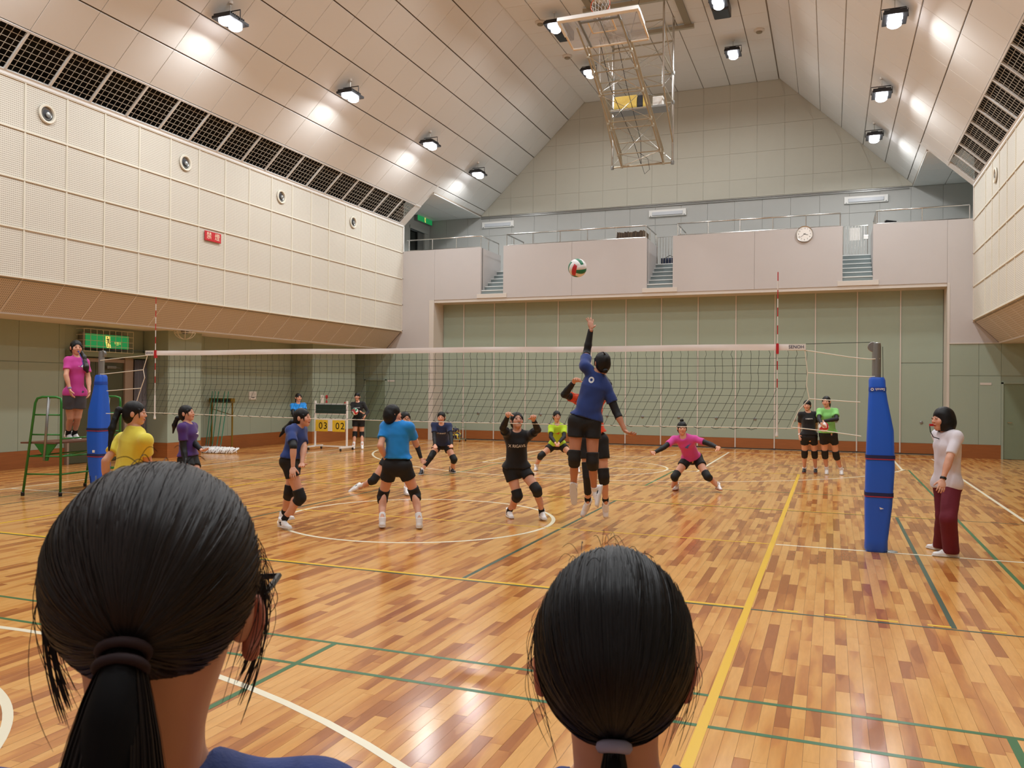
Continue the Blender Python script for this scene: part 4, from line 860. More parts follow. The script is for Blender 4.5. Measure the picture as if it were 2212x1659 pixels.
# ---- scoreboard
t=empty('scoreboard',(-7.6,9.4,0),'white framed rolling scoreboard with chalkboard and yellow number cards 03 and 02','scoreboard')
for x in (-8.11,-7.1):
    MB().box((x-.02,9.38,.07),(x+.02,9.42,1.33)).build('upright',M['white'],t); MB().box((x-.025,9.05,.07),(x+.025,9.75,.11)).build('foot',M['white'],t)
    for y in (9.1,9.7): MB().lathe((x,y,.032),[(.001,-.014),(.032,-.014),(.032,.014),(.001,.014)],14,(1,0,0)).build('caster',M['dark'],t,smooth='auto'); MB().box((x-.018,y-.012,.03),(x+.018,y+.012,.075)).build('caster_fork',M['greysteel'],t)
for z in (1.245,.97,.82,.10): MB().box((-8.1,9.385,z-.015),(-7.11,9.415,z+.015)).build('cross_bar',M['white'],t)
MB().box((-8.08,9.37,.99),(-7.13,9.40,1.23)).build('chalkboard',mat('chalkboard_green','#22372f',.6),t)
yc=mat('yellow_card','#ecc62f',.5)
for i,(x,wd,tx) in enumerate(((-8.07,.085,''),(-7.98,.15,'0'),(-7.825,.145,'3'),(-7.53,.08,''),(-7.445,.15,'0'),(-7.29,.155,'2'))):
    c=MB().box((x,9.355,.50),(x+wd-.006,9.365,.81)).build('number_card',yc,t)
    if tx: textmesh('numeral',tx,M['black'],c,(x+wd/2,9.354,.645),(1,0,0),(0,0,1),.185,ext=.001,wl=c['_w'])
MB().box((-7.675,9.358,.51),(-7.535,9.362,.81)).build('white_card',M['white'],t)
MB().lathe((-7.14,9.36,1.29),[(.02,0),(.02,.02),(.001,.021)],8,(0,-1,0)).build('red_tassel',M['red'],t)
# ---- ball cart and balls
def ball(name,loc,r,cols,rot,label,cat='volleyball',group=None):
    """18 panel volleyball: each cube face three strips, seams recessed"""
    t=empty(name,loc,label,cat,group); Rm=Matrix.Rotation(rot[0],3,'X')@Matrix.Rotation(rot[1],3,'Y')@Matrix.Rotation(rot[2],3,'Z'); Rm=np.array(Rm); n=12
    for f in range(6):
        ax=f//2; sg=1 if f%2==0 else -1; st=(ax+1)%3; ot=(ax+2)%3
        for s in range(3):
            vs=[];k=n//3; 
            for i in range(k+1):
                for j in range(n+1):
                    q=np.zeros(3); q[ax]=sg; q[st]=math.tan(PI/4*(-1+2*(s*k+i)/n)); q[ot]=math.tan(PI/4*(-1+2*j/n))
                    q/=np.linalg.norm(q); e=(i in (0,k)) or (j in (0,n)); vs.append(np.array(loc)+Rm@(q*(r*(.975 if e else 1.0))))
            fs=[(i*(n+1)+j,(i+1)*(n+1)+j,(i+1)*(n+1)+j+1,i*(n+1)+j+1) for i in range(k) for j in range(n)]
            if sg<0: fs=[q[::-1] for q in fs]
            MB().add(vs,fs).build('ball_panel',cols[(s+ax+ (f%2))%len(cols)],t,smooth=True)
    return t
bw=mat('ball_white','#f1eeee',.4); br=mat('ball_red','#c8323c',.4); bg=mat('ball_green','#1f7a55',.4); by=mat('ball_yellow','#f0d84c',.4); bb=mat('ball_navy','#25264f',.4)
ball('volleyball',(2.39,-.8,3.08),.105,[bw,br,bw,bg,bw],(.5,.3,.9),'red white and green volleyball in the air above the net')
t=empty('ball_cart',(-6.2,14.35,0),'folding wire ball cart holding blue and yellow volleyballs at the end wall','ball cart')
cwc=mat('cart_wire','#9fb29c',.4,.4)
X0,X1,Y0_,Y1_=-6.62,-5.9,14.05,14.5
for x in (X0,X1):
    for y in (Y0_,Y1_): MB().tube([(x,y,.06),(x,y,.84)],.011,6).build('corner_post',cwc,t); MB().lathe((x,y,.03),[(.001,-.012),(.03,-.012),(.03,.012),(.001,.012)],10,(1,0,0)).build('caster',M['dark'],t)
for z in (.07,.45,.84): MB().tube([(X0,Y0_,z),(X1,Y0_,z),(X1,Y1_,z),(X0,Y1_,z),(X0,Y0_,z)],.009,6).build('frame_bar',cwc,t)
for i in range(1,8): x=X0+(X1-X0)*i/8; MB().tube([(x,Y0_,.07),(x,Y0_,.84)],.004,5).build('side_wire',cwc,t)
for i in range(0,9): x=X0+(X1-X0)*i/8; MB().tube([(x,Y0_,.07),(x,Y1_,.07)],.004,5).build('base_wire',cwc,t)
bl=['lower left','lower middle','lower right','upper left','upper right','rear left','rear right']
for i,q in enumerate(((-6.48,14.18,.18),(-6.26,14.19,.18),(-6.03,14.17,.18),(-6.38,14.2,.365),(-6.12,14.2,.37),(-6.40,14.39,.18),(-6.10,14.39,.18))):
    ball('volleyball',q,.104,[by,bb,bb] if i%2 else [bb,by,bb],(i*1.3,i*.7,i*2.1),'blue and yellow volleyball in the wire cart, %s'%bl[i],'volleyball','volleyballs in the cart')

# ================================================================= PEOPLE
class Field:
    """signed distance field on a grid, smooth union of simple volumes, meshed with surface nets"""
    def __init__(s,lo,hi,h):
        s.lo=np.array(lo,np.float32); s.h=h; s.n=np.ceil((np.array(hi)-s.lo)/h).astype(int)+1; s.a=np.full(s.n,.5,np.float32)
    def _sub(s,lo,hi,mg):
        i0=np.clip(np.floor((np.array(lo)-mg-s.lo)/s.h).astype(int),0,s.n); i1=np.clip(np.ceil((np.array(hi)+mg-s.lo)/s.h).astype(int)+1,0,s.n)
        if (i1-i0<=0).any(): return None,None
        sl=tuple(slice(a,b) for a,b in zip(i0,i1)); g=[(s.lo[k]+s.h*np.arange(i0[k],i1[k])).astype(np.float32) for k in range(3)]
        return sl,g
    def _mix(s,sl,d,k):
        a=s.a[sl]
        if k<=0: s.a[sl]=np.minimum(a,d); return
        h=np.clip(.5+.5*(a-d)/k,0,1); s.a[sl]=a+(d-a)*h-k*h*(1-h)
    def cone(s,p,q,r0,r1,k=.02,ax=None,fl=1.0):
        p=np.array(p,np.float32);q=np.array(q,np.float32); R_=max(r0,r1)/min(1,fl) if fl>1 else max(r0,r1)
        sl,g=s._sub(np.minimum(p,q)-R_*max(1,fl),np.maximum(p,q)+R_*max(1,fl),k+2*s.h)
        if sl is None: return s
        X=g[0][:,None,None]-p[0];Y=g[1][None,:,None]-p[1];Z=g[2][None,None,:]-p[2]; d=q-p; L=float(d@d)+1e-9
        t=np.clip((X*d[0]+Y*d[1]+Z*d[2])/L,0,1); vx=X-t*d[0];vy=Y-t*d[1];vz=Z-t*d[2]
        if ax is not None:
            w_=vx*ax[0]+vy*ax[1]+vz*ax[2]; e=(1/fl-1)*w_; vx=vx+e*ax[0];vy=vy+e*ax[1];vz=vz+e*ax[2]
        D=np.sqrt(vx*vx+vy*vy+vz*vz)-(r0+(r1-r0)*t)
        if ax is not None and fl<1: D=D*(.5+.5*fl)
        s._mix(sl,D.astype(np.float32),k); return s
    def ell(s,c,A,r,k=.01,sub=False):
        """A rows = axes, r = radii; sub carves it out"""
        c=np.array(c,np.float32); A=np.array(A,np.float32); R_=max(r)
        sl,g=s._sub(c-R_,c+R_,abs(k)+2*s.h)
        if sl is None: return s
        X=g[0][:,None,None]-c[0];Y=g[1][None,:,None]-c[1];Z=g[2][None,None,:]-c[2]
        u=[(X*A[i][0]+Y*A[i][1]+Z*A[i][2])/r[i] for i in range(3)]
        k0=np.sqrt(u[0]**2+u[1]**2+u[2]**2)+1e-6; k1=np.sqrt((u[0]/r[0])**2+(u[1]/r[1])**2+(u[2]/r[2])**2)+1e-6
        D=k0*(k0-1)/k1
        if sub:
            a=s.a[sl]; d=-D; h=np.clip(.5-.5*(a-d)/max(k,1e-4),0,1); s.a[sl]=a+(d-a)*h+k*h*(1-h)
        else: s._mix(sl,D.astype(np.float32),k)
        return s
    def cut(s,p,n,ctr=None,rad=None):
        """remove everything on the +n side of the plane (optionally only within rad of ctr)"""
        g=[(s.lo[k]+s.h*np.arange(s.n[k])).astype(np.float32) for k in range(3)]
        D=(g[0][:,None,None]-p[0])*n[0]+(g[1][None,:,None]-p[1])*n[1]+(g[2][None,None,:]-p[2])*n[2]
        if ctr is not None:
            d2=(g[0][:,None,None]-ctr[0])**2+(g[1][None,:,None]-ctr[1])**2+(g[2][None,None,:]-ctr[2])**2
            D=np.minimum(D,rad-np.sqrt(d2))
        s.a=np.maximum(s.a,D); return s
    def wrinkle(s,amp,f,seed):
        r=np.random.default_rng(seed); g=[(s.lo[k]+s.h*np.arange(s.n[k])).astype(np.float32) for k in range(3)]
        N=np.zeros(s.n,np.float32)
        for i in range(5):
            v=r.normal(size=3)*f*(.6+.5*i)/2; v[2]*=.55; ph=r.uniform(0,6.28)
            N+=np.sin(g[0][:,None,None]*v[0]+g[1][None,:,None]*v[1]+g[2][None,None,:]*v[2]+ph+1.2*np.sin(g[2][None,None,:]*f*.6+ph*2))/(1+.35*i)
        s.a=s.a+np.where(s.a<.05,amp*N/2,0).astype(np.float32); return s
    def mesh(s):
        V=s.a; ins=V<0
        c=np.zeros(tuple(np.array(V.shape)-1),np.int8); 
        C=[(i,j,k) for i in (0,1) for j in (0,1) for k in (0,1)]
        nx,ny,nz=[q-1 for q in V.shape]
        for i,j,k in C: c+=ins[i:i+nx,j:j+ny,k:k+nz]
        act=(c>0)&(c<8); idx=np.argwhere(act)
        if len(idx)==0: return np.zeros((0,3)),np.zeros((0,4),int)
        vals={q:V[idx[:,0]+q[0],idx[:,1]+q[1],idx[:,2]+q[2]] for q in C}
        acc=np.zeros((len(idx),3)); cnt=np.zeros(len(idx))
        for a in C:
            for ax in range(3):
                if a[ax]==0:
                    b=list(a); b[ax]=1; b=tuple(b); va,vb=vals[a],vals[b]; m=(va<0)!=(vb<0)
                    t=np.where(m,va/np.where(m,va-vb,1),0); p=np.array(a,float)[None].repeat(len(idx),0); p[:,ax]+=t
                    acc+=p*m[:,None]; cnt+=m
        P=(idx+acc/cnt[:,None])*s.h+s.lo
        num=-np.ones(c.shape,np.int64); num[tuple(idx.T)]=np.arange(len(idx))
        F=[]
        for ax in range(3):
            u,v=[(1,2),(2,0),(0,1)][ax]
            sl0=[slice(1,None)]*3; sl0[ax]=slice(0,V.shape[ax]-1); sl1=[slice(1,None)]*3; sl1[ax]=slice(1,V.shape[ax])
            for q in (u,v): sl0[q]=slice(1,V.shape[q]-1); sl1[q]=slice(1,V.shape[q]-1)
            A=ins[tuple(sl0)];B=ins[tuple(sl1)]; e=np.argwhere(A!=B); 
            if len(e)==0: continue
            o=np.zeros(3,int); o[u]=1;o[v]=1; e0=e+o; fl=A[tuple(e.T)]
            def cell(du,dv): q=e0.copy(); q[:,u]-=du; q[:,v]-=dv; return num[tuple(q.T)]
            f=np.stack([cell(0,0),cell(1,0),cell(1,1),cell(0,1)],1); f[~fl]=f[~fl][:,::-1]; F.append(f)
        return P,np.concatenate(F)
def U(v): v=np.array(v,float); return v/(np.linalg.norm(v)+1e-9)
def skinmat(name,c,rough=.55):
    m=mat(name,c,rough,noise=.06,nscale=14); nt=m.node_tree; b=nt.nodes['Principled BSDF']
    at=nt.nodes.new('ShaderNodeAttribute'); at.attribute_name='col'; mx=nt.nodes.new('ShaderNodeMix'); mx.data_type='RGBA'; mx.blend_type='MULTIPLY'; mx.inputs[0].default_value=1
    src=b.inputs['Base Color'].links[0].from_socket; nt.links.new(src,mx.inputs[6]); nt.links.new(at.outputs['Color'],mx.inputs[7]); nt.links.new(mx.outputs[2],b.inputs['Base Color'])
    b.inputs['Subsurface Weight'].default_value=.06; b.inputs['Subsurface Radius'].default_value=(.02,.008,.004); return m
M['skin']=skinmat('skin_light','#d8a084'); M['skin2']=skinmat('skin_tanned','#b97f62')
def hairmat(name,c='#0d0b0c'):
    m=mat(name,c,.5,spec=.35); nt=m.node_tree; b=nt.nodes['Principled BSDF']
    tc=nt.nodes.new('ShaderNodeTexCoord'); mp=nt.nodes.new('ShaderNodeMapping'); mp.inputs['Scale'].default_value=(1,1,.12); nt.links.new(tc.outputs['Object'],mp.inputs[0])
    n=nt.nodes.new('ShaderNodeTexNoise'); n.inputs['Scale'].default_value=190; n.inputs['Detail'].default_value=2; nt.links.new(mp.outputs[0],n.inputs[0])
    bp=nt.nodes.new('ShaderNodeBump'); bp.inputs['Strength'].default_value=.5; bp.inputs['Distance'].default_value=.004; nt.links.new(n.outputs[0],bp.inputs['Height']); nt.links.new(bp.outputs[0],b.inputs['Normal'])
    return m
M['hair']=hairmat('black_hair')
M['padblack']=mat('black_knee_pad','#0c0c0e',.7,bump=.2,bscale=300); M['sleeve']=mat('black_arm_sleeve','#0d0e14',.65,bump=.15,bscale=300)
M['shorts']=mat('black_shorts','#0e0e11',.75,bump=.2,bscale=40); M['sock_w']=mat('white_sock','#e9e7e6',.9); M['sock_b']=mat('black_sock','#131315',.9)
M['shoe_w']=mat('white_shoe','#eeecec',.45); M['shoe_b']=mat('dark_shoe','#1a1c26',.45); M['sole_r']=mat('reddish_sole','#a5543f',.6); M['sole_w']=mat('pale_sole','#d9d5d0',.6)
M['print_w']=mat('white_shirt_print','#f2f2f2',.6); M['printblue']=mat('blue_shirt_print','#4a62b8',.6); M['printred']=mat('red_shirt_print','#c8552e',.6)
def cloth(name,c): return mat(name,c,.85,noise=.05,nscale=6,bump=.15,bscale=220,sheen=.15)

def hand(parts,w_,d,thumb,s,curl,spread,h=.0048):
    """palm, four two-jointed fingers of unequal length and a thumb leaving the side of the palm"""
    d=U(d); th=U(np.array(thumb)-d*(np.array(thumb)@d)); n=np.cross(d,th)*parts['sgn']; s=s*.95
    lo=w_-.24*s; hi=w_+.24*s; f=Field(lo,hi,h)
    pc=w_+d*.052*s
    f.cone(w_-d*.03*s,w_+d*.02*s,.022*s,.024*s,.01,n,.75)
    f.ell(pc,(d,th,n),(.055*s,.041*s,.0165*s),.012)
    for i,(off,L) in enumerate(((.029,.066),(.0095,.076),(-.0105,.071),(-.029,.054))):
        a=spread*(1.2-i)*.5; dd=U(d+th*a*.6); b=w_+d*(.088-.004*abs(i-1))*s+th*off*s
        c1=curl*.8; d1=U(dd*math.cos(c1)+n*math.sin(c1)); k=b+d1*L*.5*s; c2=curl*1.9; d2=U(dd*math.cos(c2)+n*math.sin(c2)); e=k+d2*L*.30*s; c3=curl*2.6; d3=U(dd*math.cos(c3)+n*math.sin(c3))
        f.cone(b-dd*.02*s,k,.0095*s,.0085*s,.004); f.cone(k,e,.0085*s,.0078*s,.003); f.cone(e,e+d3*L*.2*s,.0078*s,.007*s,.003)
    tb_=w_+d*.025*s+th*.026*s; td=U(d*.75+th*(.55+spread*.4)+n*(.25+curl*.3)); tk=tb_+td*.042*s; td2=U(td+d*.35+n*curl*.5)
    f.cone(tb_-td*.01*s,tk,.014*s,.0105*s,.008); f.cone(tk,tk+td2*.034*s,.0105*s,.0085*s,.003)
    P,F=f.mesh(); parts['V'].append((P,F))
def person(J,label,st,name='person'):
    """J = joints in metres, st = style; builds one continuous body with clothes and hair as its parts"""
    J={k:(np.array(v,float) if isinstance(v,(list,tuple)) else v) for k,v in J.items()}; s=J['s']
    gx=(J['al']+J['ar'])/2; base=(gx[0],gx[1],min(J['al'][2],J['ar'][2])-.085)
    t=empty(name,base,label,'person'); 
    up=U(J['neck']-J['pel']); F_=U(J['cf']-up*(J['cf']@up)); Lf=np.cross(up,F_); 
    if st.get('cf') is not None: F_=U(st['cf'])
    hipx=U(J['hl']-J['hr']); shx=U(J['sl']-J['sr']); pf=U(np.cross(hipx,up)); cf=U(np.cross(shx,up)); sk=M[st.get('skin','skin')]
    L=lambda a,b,f: a+(b-a)*f
    pel,neck,head=J['pel'],J['neck'],J['head']; g=U(J['gaze']); gl=U(np.cross([0,0,1.],g)); gu=np.cross(g,gl)
    allp=np.array([v for k,v in J.items() if isinstance(v,np.ndarray) and v.shape==(3,) and k not in ('gaze','cf','pf','tl','tr')])
    lo=allp.min(0)-.2; hi=allp.max(0)+.2
    H=.0125 if not st.get('big') else .010
    wide=st.get('wide',1.0)
    def footframe(a):
        kn,an,T=J['k'+a],J['a'+a],J['t'+a]; u=np.array((0,0,1.)) if (st.get('flat',1) and abs(T[2])<=.3) else U(kn-an)+pf*.9
        u=U(u-T*(u@T)); return u,np.cross(u,T)
    # --- body
    b=Field(lo,hi,H); torso=lambda f,inf,k=.04,full=True:(
        f.cone(J['hl']+up*.01,J['hr']+up*.01,(.088+inf)*s*wide,(.088+inf)*s*wide,.03,pf,.92),
        f.cone(pel,L(pel,neck,.38),(.118+inf)*s*wide,(.098+inf)*s*wide,k,pf,.74),
        f.cone(L(pel,neck,.38),L(pel,neck,.74),(.098+inf)*s*wide,(.122+inf)*s*wide,k,cf,.70),
        f.cone(L(pel,neck,.74),L(pel,neck,.86),(.122+inf)*s*wide,(.09+inf)*s*wide,k,cf,.75),
        f.cone(J['sl'],J['sr'],(.048+inf)*s,(.048+inf)*s,.05),
        f.ell(L(pel,neck,.70)+cf*.055*s,(shx,up,cf),((.10+inf)*s,(.06+inf)*s,(.05+inf)*s),.04))
    torso(b,0)
    b.cone(L(J['sl'],J['sr'],.5)+up*.02,head-gu*.03*s-g*.015*s,.052*s,.046*s,.035)
    for a in 'lr':
        hp,kn,an=J['h'+a],J['k'+a],J['a'+a]; b.cone(hp,kn,.083*s,.051*s,.03); b.cone(kn,an,.048*s,.032*s,.012)
        fw=U(np.cross(hipx,U(hp-an))); bend=U(U(hp-kn)+U(an-kn)) if np.linalg.norm(U(hp-kn)+U(an-kn))>.15 else -fw; back=bend
        b.ell(L(kn,an,.37)+back*.014*s,(U(an-kn),U(np.cross(an-kn,back)),back),(.10*s,.043*s,.041*s),.02)
        b.ell(hp-pf*.038*s,(hipx,up,pf),(.072*s,.075*s,.055*s),.03)
        b.cone(an,an+J['t'+a]*.05*s-footframe(a)[0]*.045*s,.030*s,.020*s,.01)
        sh,el,wr=J['s'+a],J['e'+a],J['w'+a]; b.cone(sh,el,.043*s,.036*s,.03); b.cone(el,wr,.036*s,.0235*s,.015); b.ell(L(el,wr,.28),(U(wr-el),U(np.cross(wr-el,[.3,.2,1])),U(np.cross(wr-el,np.cross(wr-el,[.3,.2,1])))),(.08*s,.037*s,.034*s),.02)
    P,Fc=b.mesh(); V=[P];Fs=[Fc]; C=[np.ones((len(P),3))]; n0=len(P)
    # --- head
    hs=s*st.get('hs',1.0); hh=.0046 if not st.get('big') else .0036; hf=Field(head-.2*hs,head+.2*hs,hh)
    A=(gl,gu,g); E=lambda x,y,z: head+(gl*x+gu*y+g*z)*hs
    hf.ell(E(0,.025,-.008),A,(.073*hs,.083*hs,.09*hs),.01); hf.ell(E(0,-.035,.028),A,(.058*hs,.07*hs,.058*hs),.03); hf.ell(E(0,-.088,.055),A,(.026*hs,.02*hs,.024*hs),.025)
    for sg in (1,-1):
        hf.ell(E(.037*sg,-.028,.063),A,(.026*hs,.026*hs,.02*hs),.018); hf.ell(E(.074*sg,-.008,-.012),A,(.011*hs,.031*hs,.02*hs),.006)
        hf.ell(E(.030*sg,.006,.094),A,(.016*hs,.009*hs,.010*hs),.008,sub=True); hf.ell(E(.030*sg,.005,.083),A,(.0125*hs,.0095*hs,.0095*hs),.003)
    hf.cone(E(0,.0,.084),E(0,-.026,.0965),.007*hs,.0095*hs,.008); hf.ell(E(0,-.029,.092),A,(.0155*hs,.008*hs,.01*hs),.006)
    hf.ell(E(0,-.056,.084),A,(.021*hs,.0058*hs,.009*hs),.004); hf.ell(E(0,-.065,.082),A,(.018*hs,.0062*hs,.009*hs),.004)
    hf.cone(E(0,-.05,-.02),L(E(0,-.11,-.03),neck,.4),.05*s,.048*s,.03)
    P,Fc=hf.mesh(); q=(P-head)/hs; x,y,z=q@gl,q@gu,q@g; c=np.ones((len(P),3))
    fr=z>.055
    lip=fr&(np.abs(x)<.021)&(np.abs(y+.061)<.0085); c[lip]=(.85,.5,.5)
    mo=fr&(np.abs(x)<.017)&(np.abs(y+.0605)<.0022+.004*st.get('smile',0)); c[mo]=(.35,.16,.16)
    for sg in (1,-1):
        ey=fr&(np.abs(x-.030*sg)<.0135)&(np.abs(y-.004)<.0058); c[ey]=(1.1,1.25,1.35)
        pu=fr&(np.hypot(x-.030*sg,y-.004)<.0072); c[pu]=(.06,.05,.05)
        br=fr&(np.abs(x-.031*sg)<.018)&(np.abs(y-.0245+.1*np.abs(x-.03*sg))<.0042); c[br]=(.25,.2,.2)
        ld=fr&(np.abs(x-.030*sg)<.0145)&(np.abs(y-.0105)<.0022); c[ld]=(.2,.15,.15)
    ck=np.exp(-((np.abs(x)-.04)**2+(y+.03)**2)/.0006)*fr; c*=1-ck[:,None]*np.array([0,.10,.08])
    V.append(P);Fs.append(Fc+n0);C.append(c); n0+=len(P)
    # --- hands
    for a,sg in (('l',1),('r',-1)):
        w_=J['w'+a]; hk={'l':'hand_left','r':'hand_right'}[a]; d=(J[hk]-w_) if hk in J else (w_-J['e'+a]); 
        if a in st.get('thumb',{}): th=np.array(st['thumb'][a],float)
        else: th=cf if U(d)[2]<.4 else -shx*sg
        if np.linalg.norm(np.cross(U(d),U(th)))<.2: th=shx*-sg
        cu_h=st.get('curl',{}).get(a,.38); pp={'V':[],'sgn':1.0}
        # palm normal should point towards the body (hanging) or forwards (raised)
        n_=np.cross(U(d),U(th)); want=(-shx*sg) if U(d)[2]<.4 else cf
        pp['sgn']=1.0 if n_@want>0 else -1.0
        hand(pp,w_,d,th,s,cu_h,st.get('spread',{}).get(a,.25)); P,Fc=pp['V'][0]; V.append(P);Fs.append(Fc+n0);C.append(np.ones((len(P),3))); n0+=len(P)
    npmesh('body',np.concatenate(V),np.concatenate(Fs),sk,t,col=np.concatenate(C))
    # --- shirt
    lo2=np.minimum.reduce([J['sl'],J['sr'],pel,J['el'],J['er'],neck])-.24; hi2=np.maximum.reduce([J['sl'],J['sr'],pel,J['el'],J['er'],neck])+.24
    f=Field(lo2,hi2,H*.95); torso(f,.016,.04)
    hem=st.get('hem',.045)
    f.cone(L(pel,neck,.55),pel+up*(hem-.05)*s,.126*s*wide,(.146+st.get('flare',0)*2 if hem<-.09 else .138+st.get('flare',0)*1.5)*s*wide,.03,pf,.84); f.cone(J['hl']+up*(hem*.4)*s,J['hr']+up*(hem*.4)*s,(.108+st.get('flare',0))*s*wide,(.108+st.get('flare',0))*s*wide,.03,pf,.98)
    f.cone(L(J['sl'],J['sr'],.5)-up*.02,neck+up*.02,.075*s,.058*s,.03)
    f.cut(pel+up*hem*s,-up,ctr=pel-up*.1*s,rad=.33*s)
    sl_f=st.get('sleeve',.62)
    for a in 'lr':
        sh,el=J['s'+a],J['e'+a]; d=U(el-sh); e=L(sh,el,sl_f); f2=Field(np.minimum(sh,e)-.16,np.maximum(sh,e)+.16,H*.95)
        f2.cone(L(sh,el,-.05),L(sh,el,sl_f+.15),.053*s,(.063 if sl_f<.8 else .050)*s,0); f2.cut(e,d)
        # merge sleeve grid into the shirt grid
        P0=np.round((f2.lo-f.lo)/f.h).astype(int); f2b=Field(f.lo+P0*f.h,f.lo+P0*f.h+(f2.n-1)*f.h,f.h)
        f2b.n=f2.n; f2b.a=np.full(f2.n,.5,np.float32); f2b.cone(L(sh,el,-.05),L(sh,el,sl_f+.15),.053*s,(.063 if sl_f<.8 else .050)*s,0); f2b.cut(e,d)
        i0=np.maximum(P0,0); i1=np.minimum(P0+f2b.n,f.n)
        if (i1>i0).all():
            sl=tuple(slice(p,q) for p,q in zip(i0,i1)); sb=tuple(slice(p-o,q-o) for p,q,o in zip(i0,i1,P0)); f._mix(sl,f2b.a[sb],.03)
    f.wrinkle(.0045*s,34,hash(label)%97 if 0 else len(label))
    f.ell(neck+up*.035*s+cf*.05*s,(shx,cf,up),(.072*s,.075*s,.05*s),.008,sub=True)
    f.ell(neck+up*.05*s-cf*.01*s,(shx,cf,up),(.064*s,.06*s,.055*s),.008,sub=True)
    sm=cloth('shirt_'+st['shirt'][0],st['shirt'][1]) if 'shirt_'+st['shirt'][0] not in bpy.data.materials else bpy.data.materials['shirt_'+st['shirt'][0]]
    P,Fc=f.mesh(); shirt=npmesh('shirt',P,Fc,sm,t)
    for pr in st.get('prints',()):
        txt,where,h_,m_,dx,dz=pr; n_=cf if where=='f' else -cf; r_=np.cross(up,n_)
        C0=L(pel,neck,.70)+n_*(.12)*s+r_*dx*s+up*dz*s
        if txt=='BIRD':
            bp_=[(-1,.05),(-.1,.28),(.2,.5),(1,.62),(.5,.28),(.25,-.02),(.12,-.4),(-.12,-.08)]; bp_=[(a*h_*s,b*h_*s) for a,b in bp_]
            o=MB().add([C0+r_*a+up*b for a,b in bp_],[(0,7,1),(1,7,5),(1,5,4),(1,4,2),(2,4,3),(5,7,6)]).build('shirt_print',M[m_],shirt,wl=t['_w'])
        else: o=textmesh('shirt_print',txt,M[m_],shirt,C0,r_,up,h_*s,wl=t['_w'],squash=.85)
        from mathutils.bvhtree import BVHTree
        bv=BVHTree.FromPolygons([Vector(p) for p in P],[tuple(int(i) for i in q) for q in Fc])
        w0=np.array(t['_w']); co=np.empty(len(o.data.vertices)*3,np.float32); o.data.vertices.foreach_get('co',co); co=co.reshape(-1,3)+w0.astype(np.float32)
        for i in range(len(co)):
            hit=bv.ray_cast(Vector(co[i]+n_*.15),Vector(-n_),.4)
            if hit[0] is not None: co[i]=np.array(hit[0])+n_*.003
        o.data.vertices.foreach_set('co',(co-w0.astype(np.float32)).ravel()); o.data.update()
    # --- shorts / trousers
    f=Field(np.minimum.reduce([J['hl'],J['hr'],J['kl'],J['kr'],pel,J['al'],J['ar']] if st.get('trousers') else [J['hl'],J['hr'],J['kl'],J['kr'],pel])-.2,np.maximum.reduce([J['hl'],J['hr'],J['kl'],J['kr'],pel,pel+up*.15])+.2,H)
    f.cone(J['hl']+up*.01,J['hr']+up*.01,.094*s*wide,.094*s*wide,.03,pf,.93); f.cone(pel,pel+up*.15*s,.121*s*wide,.100*s*wide,.03,pf,.76)
    lf=st.get('leg',.42)
    for a in 'lr':
        hp,kn,an=J['h'+a],J['k'+a],J['a'+a]; f.ell(hp-pf*.038*s-up*.01,(hipx,up,pf),(.082*s,.082*s,.066*s),.03)
        if st.get('trousers'): f.cone(hp,kn,.092*s,.082*s,.02); f.cone(kn,an-np.array((0,0,.015)),.082*s,.080*s,.02)
        else: f.cone(hp,L(hp,kn,min(1,lf+.12)),.093*s,(.090+.014*(lf>.5))*s,.02)
    f.cut(pel+up*.14*s,up,ctr=pel,rad=.34*s)
    if st.get('trousers'): f.cut((0,0,base[2]+.035),(0,0,-1))
    else:
        for a in 'lr':
            hp,kn=J['h'+a],J['k'+a]; d=U(kn-hp); c_=L(hp,kn,lf); f.cut(c_,d,ctr=c_+d*.08*s,rad=.16*s)
    f.wrinkle(.003*s,38,len(label)+3)
    P,Fc=f.mesh(); so=npmesh('trousers' if st.get('trousers') else 'shorts',P,Fc,st.get('smat') or M['shorts'],t)
    # --- knee pads, sleeves, socks, shoes
    def piece(nm,segs,m,cuts=(),h=.009,k=.012,par=t,lab=None,ax=None,fl=1):
        pts=np.array([p for q in segs for p in q[:2]]); R_=max(max(q[2:4]) for q in segs); f=Field(pts.min(0)-R_-.03,pts.max(0)+R_+.03,h)
        for q in segs: f.cone(q[0],q[1],q[2],q[3],k,ax,fl)
        for c_,n_ in cuts: f.cut(c_,n_)
        P,Fc=f.mesh(); o=npmesh(nm,P,Fc,m,par)
        if lab: tag(o,lab)
        return o
    if st.get('pads',1) and not st.get('trousers'):
        for a in 'lr':
            hp,kn,an=J['h'+a],J['k'+a],J['a'+a]
            if a in st.get('legsleeve',''):
                u=L(hp,kn,.55);v=L(kn,an,.70); piece('leg_sleeve',[(u,kn,.070*s,.060*s),(kn,v,.058*s,.042*s)],M['padblack'],[(L(hp,kn,.60),-U(kn-hp)),(L(kn,an,.66),U(an-kn))]); continue
            u=L(hp,kn,.68);v=L(kn,an,.30); fr=U(np.cross(hipx,U(hp-an))) ; fr=fr if fr@pf>0 else -fr
            bd=U(hp-kn)+U(an-kn); fr=U(-bd) if np.linalg.norm(bd)>.2 else fr
            piece('knee_pad',[(u,kn,.071*s,.067*s),(kn,v,.066*s,.061*s),(kn+fr*.012*s+U(hp-kn)*.03,kn+fr*.012*s+U(an-kn)*.03,.057*s,.053*s)],M['padblack'],[(L(hp,kn,.76),-U(kn-hp)),(L(kn,an,.22),U(an-kn))])
